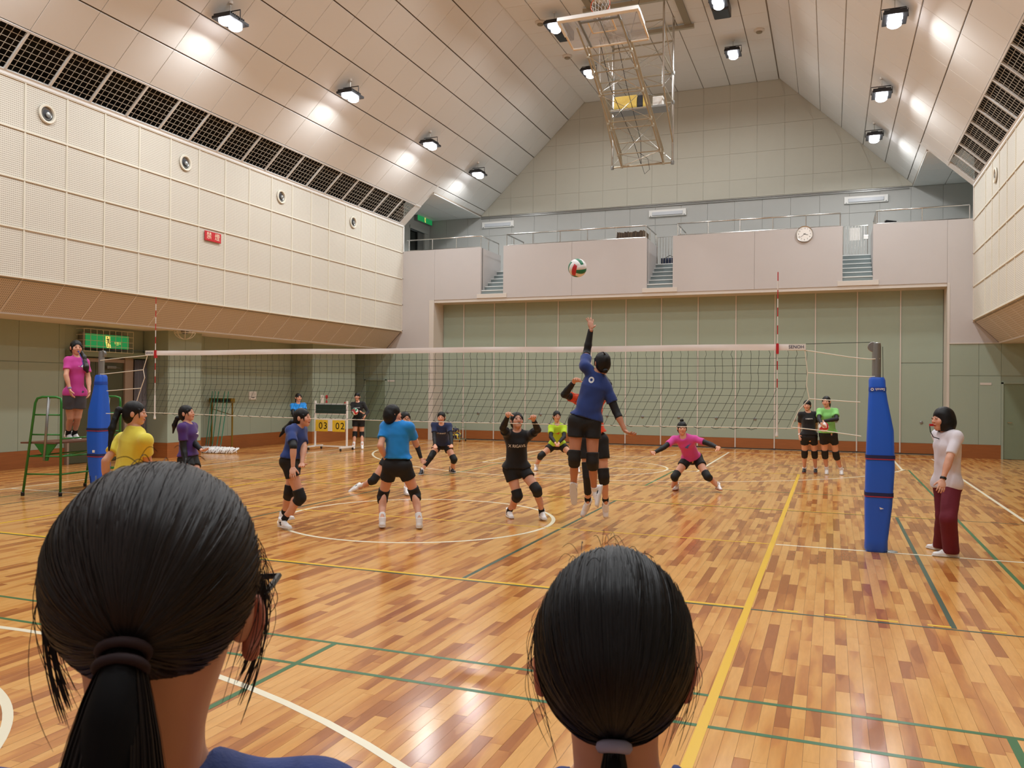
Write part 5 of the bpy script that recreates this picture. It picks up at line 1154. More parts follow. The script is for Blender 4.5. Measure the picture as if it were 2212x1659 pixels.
    for a in 'lr':
        if a in st.get('arms',''):
            f0=st.get('armfrom',{}).get(a,.5); sh,el,wr=J['s'+a],J['e'+a],J['w'+a]; e1=st.get('armto',{}).get(a,.95)
            if e1<.2: piece('elbow_sleeve',[(L(sh,el,f0),el,.047*s,.043*s),(el,L(el,wr,.2),.043*s,.041*s)],M['sleeve'],[(L(el,wr,.12),U(wr-el))])
            else: piece('arm_sleeve',[(L(sh,el,f0),el,.046*s,.041*s),(el,L(el,wr,.3),.041*s,.0405*s),(L(el,wr,.3),wr,.0405*s,.028*s)],M['sleeve'],[(L(sh,el,f0),-U(el-sh)),(L(el,wr,e1),U(wr-el))])
        if a in st.get('longsleeve',''):
            sh,el,wr=J['s'+a],J['e'+a],J['w'+a]; piece('long_sleeve',[(L(sh,el,.4),el,.054*s,.048*s),(el,wr,.048*s,.034*s)],sm,[(L(el,wr,.93),U(wr-el))])
        kn,an,T=J['k'+a],J['a'+a],J['t'+a]; 
        upf,sd=footframe(a)
        sh_=st.get('sock_h',.12)
        if not st.get('trousers'): piece('sock',[(an-upf*.02,L(an,kn,sh_/.38+.06),.039*s,.0405*s)],M[st.get('sock','sock_w')],[(L(an,kn,sh_/.38),U(kn-an))],h=.007)
        z0=an-upf*.083*s; f=Field(an-.26*s,an+.26*s,.0068)
        f.cone(z0-T*.045*s+upf*.030*s,z0+T*.05*s+upf*.034*s,.033*s,.037*s,.01); f.cone(z0+T*.05*s+upf*.032*s,z0+T*.145*s+upf*.022*s,.038*s,.030*s,.012,upf,.8)
        f.cone(z0-T*.035*s+upf*.04*s,an+upf*.022*s-T*.010*s,.037*s,.044*s,.015); f.cone(an+T*.02*s-upf*.01*s,z0+T*.08*s+upf*.045*s,.034*s,.026*s,.015)
        f.cut(z0+upf*.012*s,-upf); f.cut(an+upf*.028*s-T*.0,U(upf+T*.25))
        P,Fc=f.mesh(); sho=npmesh('shoe',P,Fc,M[st.get('shoe','shoe_w')],t)
        f=Field(z0-.25*s,z0+.25*s,.0068)
        f.cone(z0-T*.045*s+upf*.012*s,z0+T*.05*s+upf*.012*s,.036*s,.041*s,.01); f.cone(z0+T*.05*s+upf*.012*s,z0+T*.15*s+upf*.012*s,.041*s,.033*s,.012)
        f.cut(z0+upf*.018*s,upf); f.cut(z0+upf*.0015,-upf); P,Fc=f.mesh(); npmesh('sole',P,Fc,M[st.get('sole','sole_w')],sho)
        ms='shoe_b' if st.get('shoe','shoe_w')=='shoe_w' else 'print_w'
        for i in range(3):
            c0=z0+T*(.045+.025*i)*s+upf*(.074-.009*i)*s; MB().obox(c0,sd,T,upf,.022*s,.003*s,.003*s).build('lace',M['sock_w' if ms=='shoe_b' else 'print_w'],sho,wl=t['_w'])
        for sg in (1,-1): MB().obox(z0+T*.03*s+upf*.038*s+sd*sg*.0365*s,T,upf,sd,.03*s,.006*s,.002*s).build('side_mark',M[ms],sho,wl=t['_w'])
    if st.get('watch'):
        a,m_=st['watch']; w_,e_=J['w'+a],J['e'+a]; c_=L(w_,e_,.09); MB().lathe(c_-U(w_-e_)*.012,[(.0285*s,0),(.0315*s,.006),(.0315*s,.018),(.0285*s,.024)],16,U(w_-e_)).build('wristwatch',m_,t,smooth='auto')
    # --- hair
    if st.get('big'): return t,E,A,hs
    style=st.get('hair','ponytail'); f=Field(head-.34*hs,head+.30*hs,.0062)
    f.ell(E(0,.029,-.012),A,(.081*hs,.0875*hs,.097*hs),.01)
    f.ell(E(0,-.02,-.045),A,(.079*hs,.086*hs,.067*hs),.02)
    if style=='bob':
        f.ell(E(0,-.045,-.02),A,(.098*hs,.115*hs,.095*hs),.03); f.cut(E(0,-.115,0),-gu)
    if style=='short': f.ell(E(0,-.035,-.035),A,(.088*hs,.095*hs,.078*hs),.03)
    by=st.get('bangs',.048); 
    f.ell(E(0,by-.107,.104),A,((.067 if style!='bob' else .058)*hs,.105*hs,.080*hs),.008,sub=True)
    if style not in ('bob','short'):
        for sg in (1,-1): f.ell(E(.088*sg,-.060,.045),A,(.026*hs,.040*hs,.036*hs),.010,sub=True)
        for sg in (1,-1): f.cone(E(.066*sg,.03,.045),E(.068*sg,-.045,.05),.010*hs,.004*hs,.006)
    f.wrinkle(.0016,95,5)
    P,Fc=f.mesh(); hr=npmesh('hair',P,Fc,M['hair'],t)
    if style in('ponytail','lowpony'):
        y0=.02 if style=='ponytail' else -.055; r=E(0,y0,-.108); dr=np.array(st.get('tail',(0,0,-.24)),float)*s; dr=dr if st.get('tail') is not None else dr
        p1=r+g*-.035*hs+gu*.01; p2=r-g*.05*hs+dr*.45; p3=r-g*.03*hs+dr
        f=Field(np.minimum.reduce([r,p1,p2,p3])-.07,np.maximum.reduce([r,p1,p2,p3])+.07,.0062); f.cone(r+g*.02,p1,.02*hs,.026*hs,.01); f.cone(p1,p2,.028*hs,.032*hs,.015); f.cone(p2,p3,.031*hs,.008*hs,.015); f.wrinkle(.002,110,8)
        P,Fc=f.mesh(); npmesh('ponytail',P,Fc,M['hair'],hr); MB().lathe(r-g*.004,[(.022*hs,0),(.027*hs,.006),(.022*hs,.012)],14,-g).build('hair_tie',M['black'],hr,wl=t['_w'],smooth='auto')
    if style=='bun':
        c_=E(.0,.125,-.03); f=Field(c_-.07,c_+.07,.006); f.ell(c_,A,(.034*hs,.032*hs,.034*hs),.01); f.wrinkle(.003,110,4); P,Fc=f.mesh(); npmesh('hair_bun',P,Fc,M['hair'],hr)
    if style=='lowbun':
        c_=E(.0,-.065,-.112); f=Field(c_-.07,c_+.07,.006); f.ell(c_,A,(.03*hs,.028*hs,.028*hs),.01); f.cone(E(0,.1,-.06),E(-.03,.125,-.10),.012,.004,.01); P,Fc=f.mesh(); npmesh('hair_bun',P,Fc,M['hair'],hr)
        c_=E(-.0,.13,-.04)
        MB().tube([E(.0,.10,-.06),E(.03,.13,-.08),E(.055,.135,-.10)],.009,6,r2=.002).build('loose_tuft',M['hair'],hr,wl=t['_w'])
    if st.get('glasses'):
        for sg in (1,-1):
            c_=E(.031*sg,.002,.108); MB().tube([c_+gl*.021*math.cos(q)*hs+gu*.017*math.sin(q)*hs for q in np.linspace(0,2*PI,17)],.0016,5,caps=False).build('glasses_rim',M['black'],t)
            MB().tube([E(.052*sg,.006,.105),E(.075*sg,.004,.01)],.0016,5).build('glasses_temple',M['black'],t)
        MB().tube([E(.011,.004,.109),E(-.011,.004,.109)],.0016,5).build('glasses_bridge',M['black'],t)
    return t,E,A,hs

# joints of every figure in metres, world coordinates
PEOPLE={
 'referee':dict(pel=(-6.322,0.141,1.577),hl=(-6.274,0.212,1.577),hr=(-6.369,0.071,1.577),neck=(-6.294,0.149,2.168),sl=(-6.242,0.265,2.079),sr=(-6.351,0.032,2.097),el=(-6.184,0.277,1.816),wl=(-6.087,0.208,1.613),hand_left=(-6.048,0.17,1.529),al=(-6.579,0.367,0.905),kl=(-6.357,0.237,1.185),tl=(0.979,-0.1,-0.175),er=(-6.269,-0.07,1.86),wr=(-6.198,-0.058,1.637),hand_right=(-6.18,-0.039,1.529),ar=(-6.637,0.296,0.905),kr=(-6.421,0.148,1.177),tr=(0.963,-0.155,-0.219),head=(-6.306,0.143,2.312),gaze=(0.915,-0.404,0.0),cf=(0.831,-0.557,0.0),pf=(0.831,-0.557,0.0),s=1.0),
 'yellow':dict(pel=(-1.24,-3.678,0.796),hl=(-1.316,-3.636,0.796),hr=(-1.164,-3.719,0.796),neck=(-1.15,-3.645,1.313),sl=(-1.373,-3.6,1.189),sr=(-0.965,-3.704,1.192),el=(-1.372,-3.791,0.99),wl=(-1.407,-3.756,0.755),kl=(-1.17,-3.79,0.465),al=(-1.275,-3.735,0.085),tl=(0.482,0.876,0.0),er=(-1.081,-3.566,0.984),wr=(-1.107,-3.445,0.779),kr=(-0.953,-3.838,0.486),ar=(-1.03,-3.745,0.085),tr=(0.482,0.876,0.0),head=(-1.16,-3.65,1.449),gaze=(0.807,0.59,0.0),cf=(0.482,0.876,0.0),pf=(0.482,0.876,0.0),s=1.02),
 'purple':dict(pel=(-2.861,-1.088,0.743),hl=(-2.884,-1.009,0.743),hr=(-2.838,-1.167,0.743),neck=(-2.877,-1.096,1.214),sl=(-2.917,-0.951,1.162),sr=(-2.833,-1.24,1.159),el=(-2.791,-1.071,0.966),wl=(-2.595,-1.143,0.874),hand_left=(-2.505,-1.178,0.873),kl=(-2.658,-1.115,0.465),al=(-2.68,-1.085,0.085),tl=(0.96,0.278,0.0),er=(-2.802,-1.238,0.893),wr=(-2.715,-1.292,0.69),kr=(-2.593,-1.282,0.486),ar=(-2.677,-1.297,0.085),tr=(0.96,0.278,0.0),head=(-2.884,-1.1,1.35),gaze=(0.946,0.274,0.174),cf=(0.96,0.278,0.0),pf=(0.96,0.278,0.0),s=0.97),
 'navy_left':dict(pel=(-1.0,-1.405,0.818),hl=(-1.014,-1.321,0.818),hr=(-0.987,-1.489,0.818),neck=(-0.932,-1.381,1.235),sl=(-0.967,-1.231,1.176),sr=(-0.916,-1.537,1.186),el=(-0.841,-1.378,0.988),wl=(-0.772,-1.51,0.806),hand_left=(-0.72,-1.587,0.77),al=(-1.256,-1.197,0.13),kl=(-1.068,-1.343,0.422),tl=(0.126,0.992,0.0),er=(-0.767,-1.687,1.018),wr=(-0.756,-1.707,0.779),hand_right=(-0.725,-1.756,0.698),ar=(-1.087,-1.447,0.1),kr=(-0.844,-1.427,0.383),tr=(0.938,-0.346,0.0),head=(-0.877,-1.36,1.342),gaze=(0.983,0.159,0.087),cf=(0.987,0.159,0.0),pf=(0.987,0.159,0.0),s=1.0),
 'blue_mid':dict(pel=(0.093,-0.761,0.749),hl=(0.006,-0.771,0.749),hr=(0.18,-0.752,0.749),neck=(0.089,-0.766,1.282),sl=(-0.069,-0.782,1.225),sr=(0.248,-0.748,1.227),el=(-0.039,-0.949,1.004),wl=(-0.051,-0.788,0.823),al=(-0.023,-0.914,0.1),kl=(-0.171,-0.658,0.344),tl=(-0.52,0.854,0.0),er=(0.254,-0.579,1.006),wr=(0.139,-0.498,1.203),hand_right=(0.094,-0.416,1.246),ar=(0.408,-0.772,0.1),kr=(0.248,-0.581,0.389),tr=(-0.451,0.893,0.0),head=(0.038,-0.786,1.39),gaze=(0.693,0.721,0.0),cf=(-0.107,0.994,0.0),pf=(-0.107,0.994,0.0),s=1.03),
 'runner':dict(pel=(-1.596,2.131,0.586),hl=(-1.583,2.215,0.586),hr=(-1.609,2.047,0.586),neck=(-1.427,2.194,1.11),sl=(-1.427,2.34,1.035),sr=(-1.461,2.035,1.082),el=(-1.306,2.385,0.796),wl=(-1.221,2.404,0.539),hand_left=(-1.145,2.371,0.483),al=(-1.244,1.948,0.1),kl=(-1.379,2.227,0.311),tl=(0.632,-0.775,0.0),er=(-1.453,2.016,0.793),wr=(-1.298,1.987,0.618),kr=(-1.808,1.881,0.212),ar=(-2.139,1.985,0.072),tr=(-0.515,-0.632,-0.58),head=(-1.415,2.198,1.209),gaze=(0.779,-0.627,0.0),cf=(0.988,-0.154,0.0),pf=(0.988,-0.154,0.0),s=1.0),
 'blue_far':dict(pel=(-7.767,8.171,0.731),hl=(-7.709,8.232,0.731),hr=(-7.824,8.111,0.731),neck=(-7.785,8.161,1.276),sl=(-7.678,8.272,1.228),sr=(-7.889,8.053,1.217),el=(-7.549,8.132,1.044),wl=(-7.619,8.071,0.819),al=(-7.579,8.217,0.085),kl=(-7.587,8.06,0.417),tl=(0.665,-0.747,0.0),er=(-7.764,7.913,1.03),wr=(-7.663,7.892,0.824),ar=(-7.803,8.098,0.085),kr=(-7.698,7.975,0.418),tr=(0.617,-0.787,0.0),head=(-7.78,8.162,1.429),gaze=(0.831,-0.557,0.0),cf=(0.721,-0.693,0.0),pf=(0.721,-0.693,0.0),s=0.98),
 'black_ball':dict(pel=(-7.254,10.239,0.77),hl=(-7.176,10.269,0.77),hr=(-7.332,10.209,0.77),neck=(-7.28,10.226,1.29),sl=(-7.136,10.282,1.245),sr=(-7.419,10.172,1.227),el=(-6.998,10.299,1.019),wl=(-6.971,10.103,0.903),hand_left=(-6.992,10.061,0.817),al=(-7.034,10.077,0.085),kl=(-7.161,10.266,0.374),tl=(0.56,-0.829,0.0),er=(-7.324,10.04,1.019),wr=(-7.098,10.086,1.033),hand_right=(-7.032,10.124,0.971),ar=(-7.219,9.935,0.085),kr=(-7.31,10.134,0.377),tr=(0.491,-0.871,0.0),head=(-7.298,10.218,1.444),gaze=(0.361,-0.933,0.0),cf=(0.361,-0.933,0.0),pf=(0.361,-0.933,0.0),s=0.98),
 'navy_crouch':dict(pel=(-2.213,5.227,0.573),hl=(-2.133,5.25,0.573),hr=(-2.293,5.204,0.573),neck=(-2.098,4.947,1.01),sl=(-1.965,5.023,0.958),sr=(-2.253,4.928,0.973),el=(-1.855,4.879,0.765),wl=(-1.774,4.735,0.605),hand_left=(-1.745,4.651,0.563),al=(-2.079,5.389,0.085),kl=(-1.909,5.142,0.289),tl=(0.775,-0.632,0.0),er=(-2.184,4.811,0.747),wr=(-2.093,4.659,0.599),hand_right=(-2.046,4.593,0.544),ar=(-2.441,4.789,0.085),kr=(-2.312,4.911,0.335),tr=(0.211,-0.977,0.0),head=(-2.103,4.945,1.133),gaze=(0.278,-0.96,0.0),cf=(0.278,-0.96,-0.0),pf=(0.278,-0.96,-0.0),s=0.98),
 'black_up':dict(pel=(1.229,0.382,0.647),hl=(1.305,0.419,0.647),hr=(1.153,0.344,0.647),neck=(1.261,0.284,1.17),sl=(1.396,0.362,1.101),sr=(1.161,0.243,1.107),el=(1.587,0.193,1.189),wl=(1.592,0.001,1.325),hand_left=(1.615,-0.072,1.39),al=(1.538,0.521,0.1),kl=(1.536,0.309,0.411),tl=(0.546,-0.838,0.0),er=(1.183,-0.005,1.21),wr=(1.301,-0.125,1.374),hand_right=(1.337,-0.206,1.421),ar=(1.068,0.537,0.085),kr=(1.269,0.324,0.318),tr=(0.572,-0.82,0.0),head=(1.263,0.284,1.299),gaze=(0.561,-0.768,0.309),cf=(0.441,-0.897,0.0),pf=(0.441,-0.897,0.0),s=1.0),
 'lime':dict(pel=(-0.258,6.671,0.539),hl=(-0.187,6.714,0.539),hr=(-0.33,6.628,0.539),neck=(-0.168,6.382,0.998),sl=(-0.052,6.476,0.924),sr=(-0.291,6.35,0.923),el=(0.005,6.301,0.733),wl=(-0.045,6.104,0.624),hand_left=(-0.051,6.034,0.557),al=(0.195,6.654,0.085),kl=(0.1,6.543,0.358),tl=(0.453,-0.891,0.0),er=(-0.232,6.175,0.733),wr=(-0.088,6.03,0.627),hand_right=(-0.034,5.982,0.56),ar=(-0.698,6.611,0.085),kr=(-0.52,6.389,0.327),tr=(0.222,-0.975,0.0),head=(-0.176,6.378,1.154),gaze=(0.518,-0.856,0.0),cf=(0.518,-0.856,0.0),pf=(0.518,-0.856,0.0),s=0.98),
 'spiker':dict(pel=(2.457,-0.694,1.342),hl=(2.372,-0.723,1.342),hr=(2.542,-0.664,1.342),neck=(2.598,-0.642,1.875),sl=(2.454,-0.692,1.98),sr=(2.689,-0.613,1.731),el=(2.41,-0.461,2.143),wl=(2.46,-0.468,2.422),hand_left=(2.438,-0.417,2.512),kl=(2.362,-0.763,0.925),al=(2.299,-0.574,0.581),tl=(0.009,0.226,-0.974),er=(2.8,-0.609,1.468),wr=(2.918,-0.661,1.254),hand_right=(2.998,-0.716,1.213),kr=(2.556,-0.701,0.894),ar=(2.527,-0.512,0.546),tr=(-0.086,-0.428,-0.9),head=(2.639,-0.627,2.02),gaze=(-0.57,0.78,0.259),cf=(-0.328,0.945,0.0),pf=(-0.328,0.945,0.0),s=1.06),
 'orange':dict(pel=(2.259,0.411,1.06),hl=(2.34,0.45,1.06),hr=(2.178,0.371,1.06),neck=(2.21,0.389,1.646),sl=(2.342,0.455,1.596),sr=(2.08,0.323,1.586),el=(2.38,0.674,1.777),wl=(2.26,0.853,1.901),hand_left=(2.24,0.942,1.956),kl=(2.395,0.415,0.608),al=(2.377,0.596,0.254),tl=(0.108,-0.215,-0.971),er=(1.975,0.063,1.645),wr=(2.133,-0.047,1.803),hand_right=(2.193,-0.12,1.851),kr=(2.209,0.331,0.616),ar=(2.163,0.506,0.262),tr=(-0.286,-0.419,-0.862),head=(2.21,0.387,1.782),gaze=(0.426,-0.867,0.259),cf=(0.441,-0.897,0.0),pf=(0.441,-0.897,0.0),s=1.06),
 'pink':dict(pel=(2.872,4.49,0.544),hl=(2.947,4.527,0.544),hr=(2.797,4.454,0.544),neck=(2.78,4.131,0.948),sl=(2.957,4.204,0.898),sr=(2.62,4.128,0.885),el=(3.199,4.12,0.831),wl=(3.348,3.95,0.789),hand_left=(3.4,3.872,0.76),al=(3.295,4.523,0.12),kl=(3.16,4.228,0.276),tl=(0.415,-0.91,0.0),er=(2.488,3.936,0.76),wr=(2.363,3.76,0.681),hand_right=(2.323,3.67,0.678),ar=(2.599,4.494,0.085),kr=(2.625,4.171,0.256),tr=(-0.077,-0.997,0.0),head=(2.752,4.119,1.08),gaze=(0.278,-0.96,0.0),cf=(0.441,-0.897,0.0),pf=(0.441,-0.897,0.0),s=0.98),
 'black_right':dict(pel=(4.647,8.346,0.77),hl=(4.727,8.362,0.77),hr=(4.567,8.33,0.77),neck=(4.627,8.336,1.278),sl=(4.775,8.366,1.231),sr=(4.483,8.308,1.218),el=(4.779,8.489,1.003),wl=(4.76,8.398,0.798),hand_left=(4.755,8.343,0.719),al=(4.774,8.681,0.085),kl=(4.757,8.498,0.401),tl=(-0.0,-1.0,0.0),er=(4.462,8.442,0.998),wr=(4.462,8.35,0.792),hand_right=(4.465,8.274,0.732),ar=(4.553,8.635,0.085),kr=(4.561,8.465,0.405),tr=(-0.079,-0.997,0.0),head=(4.609,8.328,1.419),gaze=(-0.067,-0.998,0.0),cf=(0.194,-0.981,-0.0),pf=(0.194,-0.981,-0.0),s=0.96),
 'green':dict(pel=(5.019,8.249,0.822),hl=(5.103,8.266,0.822),hr=(4.936,8.233,0.822),neck=(4.999,8.239,1.358),sl=(5.153,8.27,1.31),sr=(4.849,8.21,1.297),el=(5.174,8.05,1.154),wl=(4.919,8.047,1.109),hand_left=(4.87,7.959,1.111),al=(5.277,8.621,0.085),kl=(5.173,8.429,0.394),tl=(0.005,-1.0,0.0),er=(4.844,7.984,1.149),wr=(4.893,7.769,1.069),hand_right=(4.93,7.689,1.021),ar=(4.992,8.565,0.085),kr=(4.957,8.388,0.416),tr=(-0.002,-1.0,0.0),head=(4.976,8.229,1.501),gaze=(-0.239,-0.971,0.0),cf=(0.194,-0.981,-0.0),pf=(0.194,-0.981,-0.0),s=1.0),
 'line_judge':dict(pel=(6.212,0.058,0.752),hl=(6.249,-0.018,0.752),hr=(6.174,0.134,0.752),neck=(6.214,0.056,1.305),sl=(6.282,-0.083,1.25),sr=(6.145,0.195,1.251),el=(6.199,-0.223,1.034),wl=(6.13,-0.295,0.821),hand_left=(6.113,-0.362,0.75),al=(6.24,-0.053,0.085),kl=(6.193,-0.205,0.422),tl=(-0.998,-0.065,0.0),er=(6.245,0.164,0.994),wr=(6.192,0.038,0.803),ar=(6.184,0.279,0.085),kr=(6.189,0.083,0.406),tr=(-0.723,0.691,0.0),head=(6.167,0.037,1.435),gaze=(-0.897,-0.441,0.0),cf=(-0.897,-0.441,-0.0),pf=(-0.897,-0.441,-0.0),s=1.0),
}
NAVY=('navy','#1c3575'); BLACKS=('black','#101013'); SKYB=('sky_blue','#1585d6'); PINK=('pink','#d0479a')
ST={
 'referee':('person in a pink T-shirt and grey shorts standing on the green referee stand',dict(shirt=('pink_magenta','#c9429a'),hem=-.045,leg=.62,smat=mat('grey_shorts','#4a4a50',.8),pads=0,sock='sock_b',sock_h=.10,hair='none2',bangs=.05,sole='sole_r',watch=('r',mat('violet_watch','#8a7fb0',.4)),flat=1,prints=(('BIRD','f',.07,'print_w',.06,.02),),wide=.93,flare=-.014,hs=1.05)),
 'yellow':('person in a yellow T-shirt with a long ponytail seen from behind by the left post',dict(shirt=('yellow','#e9d94e'),hair='ponytail',tail=(.02,-.13,-.36),wide=1.05)),
 'purple':('person in a purple T-shirt with a ponytail looking right, behind the left foreground head',dict(shirt=('purple','#45246e'),arms='lr',hair='lowpony',tail=(-.08,0,-.2),smile=1,prints=(('BIRD','f',.06,'print_w',.04,.0),))),
 'navy_left':('person in a navy T-shirt in profile, watching the ball left of the centre circle',dict(shirt=NAVY,arms='r',armfrom={'r':.55},armto={'r':.14},sleeve=.75,hair='lowpony',tail=(-.14,-.06,-.17),smile=1,sock='sock_b',sock_h=.09)),
 'blue_mid':('person in a bright blue T-shirt with short black hair, seen from behind by the circle',dict(shirt=SKYB,hair='short',wide=1.08,hem=.09,sock_h=.10)),
 'runner':('person lunging behind the one in the bright blue T-shirt, mostly hidden by her',dict(shirt=('pale_grey','#c9cdd6'),arms='l',hair='lowpony',glasses=1,sock_h=.15)),
 'blue_far':('person in a bright blue T-shirt standing far back left of the scoreboard',dict(shirt=SKYB,arms='lr',hair='lowpony',tail=(0,0,-.12),hem=-.10,shoe='shoe_b',prints=(('BIRD','f',.06,'print_w',.02,.02),),smat=None)),
 'black_ball':('person in a long sleeved black shirt holding a ball, standing right of the scoreboard',dict(shirt=BLACKS,sleeve=.9,longsleeve='lr',hair='lowpony',bangs=.03,sock_h=.13,prints=(('X RIGAVIL','f',.028,'print_w',0,0),),curl={'l':.6,'r':.6})),
 'navy_crouch':('person in a dark navy T-shirt crouching with hands on the knees beside the ball cart',dict(shirt=('dark_navy','#1a2a52'),arms='lr',legsleeve='r',hair='lowpony',tail=(0,0,-.05),shoe='shoe_b',sock_h=.05,prints=(('GO.SENRIO','f',.032,'print_w',0,.0),))),
 'black_up':('person in a black T-shirt with both arms raised at the centre circle',dict(shirt=BLACKS,arms='lr',hair='lowbun',bangs=.055,smile=2,sock='sock_b',sock_h=.06,curl={'l':.75,'r':.8},glasses=1,prints=(('X RIGAVIL','f',.042,'print_w',0,-.02),))),
 'lime':('person in a lime yellow T-shirt crouching with hands joined in the far court',dict(shirt=('lime','#b4d82a'),arms='lr',hair='lowpony',tail=(0,0,-.05),glasses=1,prints=(('BIRD','f',.07,'printred',0,0),),curl={'l':.6,'r':.6})),
 'spiker':('person in a navy T-shirt leaping at the net with the left arm stretched high',dict(shirt=NAVY,hair='lowbun',arms='lr',armfrom={'l':.75,'r':.6},armto={'l':.97,'r':.35},skin='skin2',curl={'l':.12,'r':.5},spread={'l':.75,'r':.2},sock_h=.06,prints=(('◎','b',.06,'print_w',-.06,.08),),flat=0)),
 'orange':('person in an orange top jumping behind the net, hidden behind the leaping one in navy',dict(shirt=('orange','#e0481c'),arms='lr',legsleeve='r',hair='lowpony',sock='sock_b',sock_h=.08,flat=0,curl={'l':.6,'r':.6},leg=.5,hem=.1)),
 'pink':('person in a pink T-shirt crouching with arms spread wide, hair in a top bun',dict(shirt=PINK,arms='lr',hair='bun',bangs=.022,sole='sole_r',sock_h=.09,prints=(('BIRD','f',.09,'printblue',0,0),))),
 'black_right':('person in a black T-shirt standing beside the one in green near the right net post',dict(shirt=('black_b','#131318'),hair='lowpony',bangs=.026,tail=(.02,0,-.12),shoe='shoe_b',sole='sole_r',sock_h=.04,prints=(('X RIGAVIL','f',.028,'print_w',0,.02),),watch=('r',M['white']))),
 'green':('person in a light green T-shirt hugging a ball, standing near the right net post',dict(shirt=('green','#86cc72'),arms='lr',hair='ponytail',tail=(.03,0,-.2),bangs=.06,sock_h=.09,smile=1,curl={'l':.5,'r':.5},prints=(('◎','f',.03,'shorts',.07,.0),))),
 'line_judge':('person in white T-shirt and dark red trousers with black bob and red whistle',dict(shirt=('white','#ddd6dc'),hem=-.05,flare=-.012,trousers=1,smat=mat('dark_red_trousers','#6a1428',.8,bump=.2,bscale=30),hair='bob',bangs=.03,hs=1.12,wide=1.12,sleeve=.8,watch=('l',M['black']),sole='sole_w')),
}
for k,(lab,st) in ST.items():
    t,E,A,hs=person(PEOPLE[k],lab,st)
    J=PEOPLE[k]; g=U(J['gaze'])
    if k=='referee':   # long dark hair gathered over one shoulder, whistle on a blue cord
        f=Field(np.array(J['head'])-.45,np.array(J['head'])+.2,.0065); f.ell(E(0,.028,-.012),A,(.083,.088,.096),.01); f.ell(E(0,.03-.085,.10),A,(.066,.10,.085),.006,sub=True)
        f.cone(E(.06,-.02,-.04),E(.10,-.15,.02),.03,.042,.03); f.cone(E(.10,-.15,.02),E(.11,-.30,.09),.042,.05,.03); f.cone(E(.11,-.30,.09),E(.13,-.37,.11),.045,.02,.03); f.wrinkle(.003,70,6)
        P,Fc=f.mesh(); npmesh('hair',P,Fc,mat('dark_brown_hair','#1b1210',.45),t)
        MB().obox(E(0,-.062,.11),A[0],A[1],A[2],.008,.008,.018).build('whistle',bpy.data.materials['darker_blue_band'],t); MB().tube([E(0,-.07,.12),E(.03,-.14,.13),E(.06,-.25,.14),E(.02,-.3,.14)],.005,6).build('whistle_cord',bpy.data.materials['darker_blue_band'],t)
    if k=='line_judge':
        MB().obox(E(0,-.058,.115),A[0],A[1],A[2],.007,.012,.02).build('red_whistle',M['red'],t); MB().tube([E(0,-.07,.13),E(.01,-.12,.13),E(.01,-.17,.10),E(.02,-.19,.04)],.005,6).build('whistle_cord',M['black'],t)
ball('volleyball',(-7.20,9.95,1.035),.10,[bw,br,bg],(.2,1.3,.4),'red and white volleyball held by the person right of the scoreboard')
gb_=PEOPLE['green']; ball('volleyball',(4.93,7.93,1.0),.10,[bw,br,bw],(.9,.3,.4),'red and white volleyball held by the person in light green')

# ---- the two spectators in front of the camera, heads seen from behind, with combed hair strands
def strand_mat(name,c,rough=.42):
    m=mat(name,c,rough,spec=.5); nt=m.node_tree; b=nt.nodes['Principled BSDF']
    at=nt.nodes.new('ShaderNodeAttribute'); at.attribute_name='col'; nt.links.new(at.outputs['Color'],b.inputs['Base Color'])
    b.inputs['Anisotropic'].default_value=.5; return m
M['strands']=strand_mat('combed_hair','#120e0f',.46); M['strands'].node_tree.nodes['Principled BSDF'].inputs['Specular IOR Level'].default_value=.38
M['haircore']=mat('under_hair','#070506',.8,spec=.2)
def ribbons(name,paths,nrm,wid,col,par):
    """paths (n,k,3), normals (n,k,3): thin flat strands lying on the head"""
    n,k,_=paths.shape; T=np.gradient(paths,axis=1); T/=np.linalg.norm(T,axis=2,keepdims=True)+1e-9
    S_=np.cross(T,nrm); S_/=np.linalg.norm(S_,axis=2,keepdims=True)+1e-9
    w_=np.asarray(wid)[:,None,None]*np.concatenate([[.5],np.ones(k-2),[.35]])[None,:,None]
    V=np.stack([paths-S_*w_,paths+S_*w_],2).reshape(-1,3)
    base=(np.arange(n)*k*2)[:,None]; q=(np.arange(k-1)*2)[None,:]; a=(base+q).ravel()
    F=np.stack([a,a+1,a+3,a+2],1); C=np.repeat(col,k*2,axis=0)
    o=npmesh(name,V,F,M['strands'],par,col=C); tag(o,kind='stuff'); return o
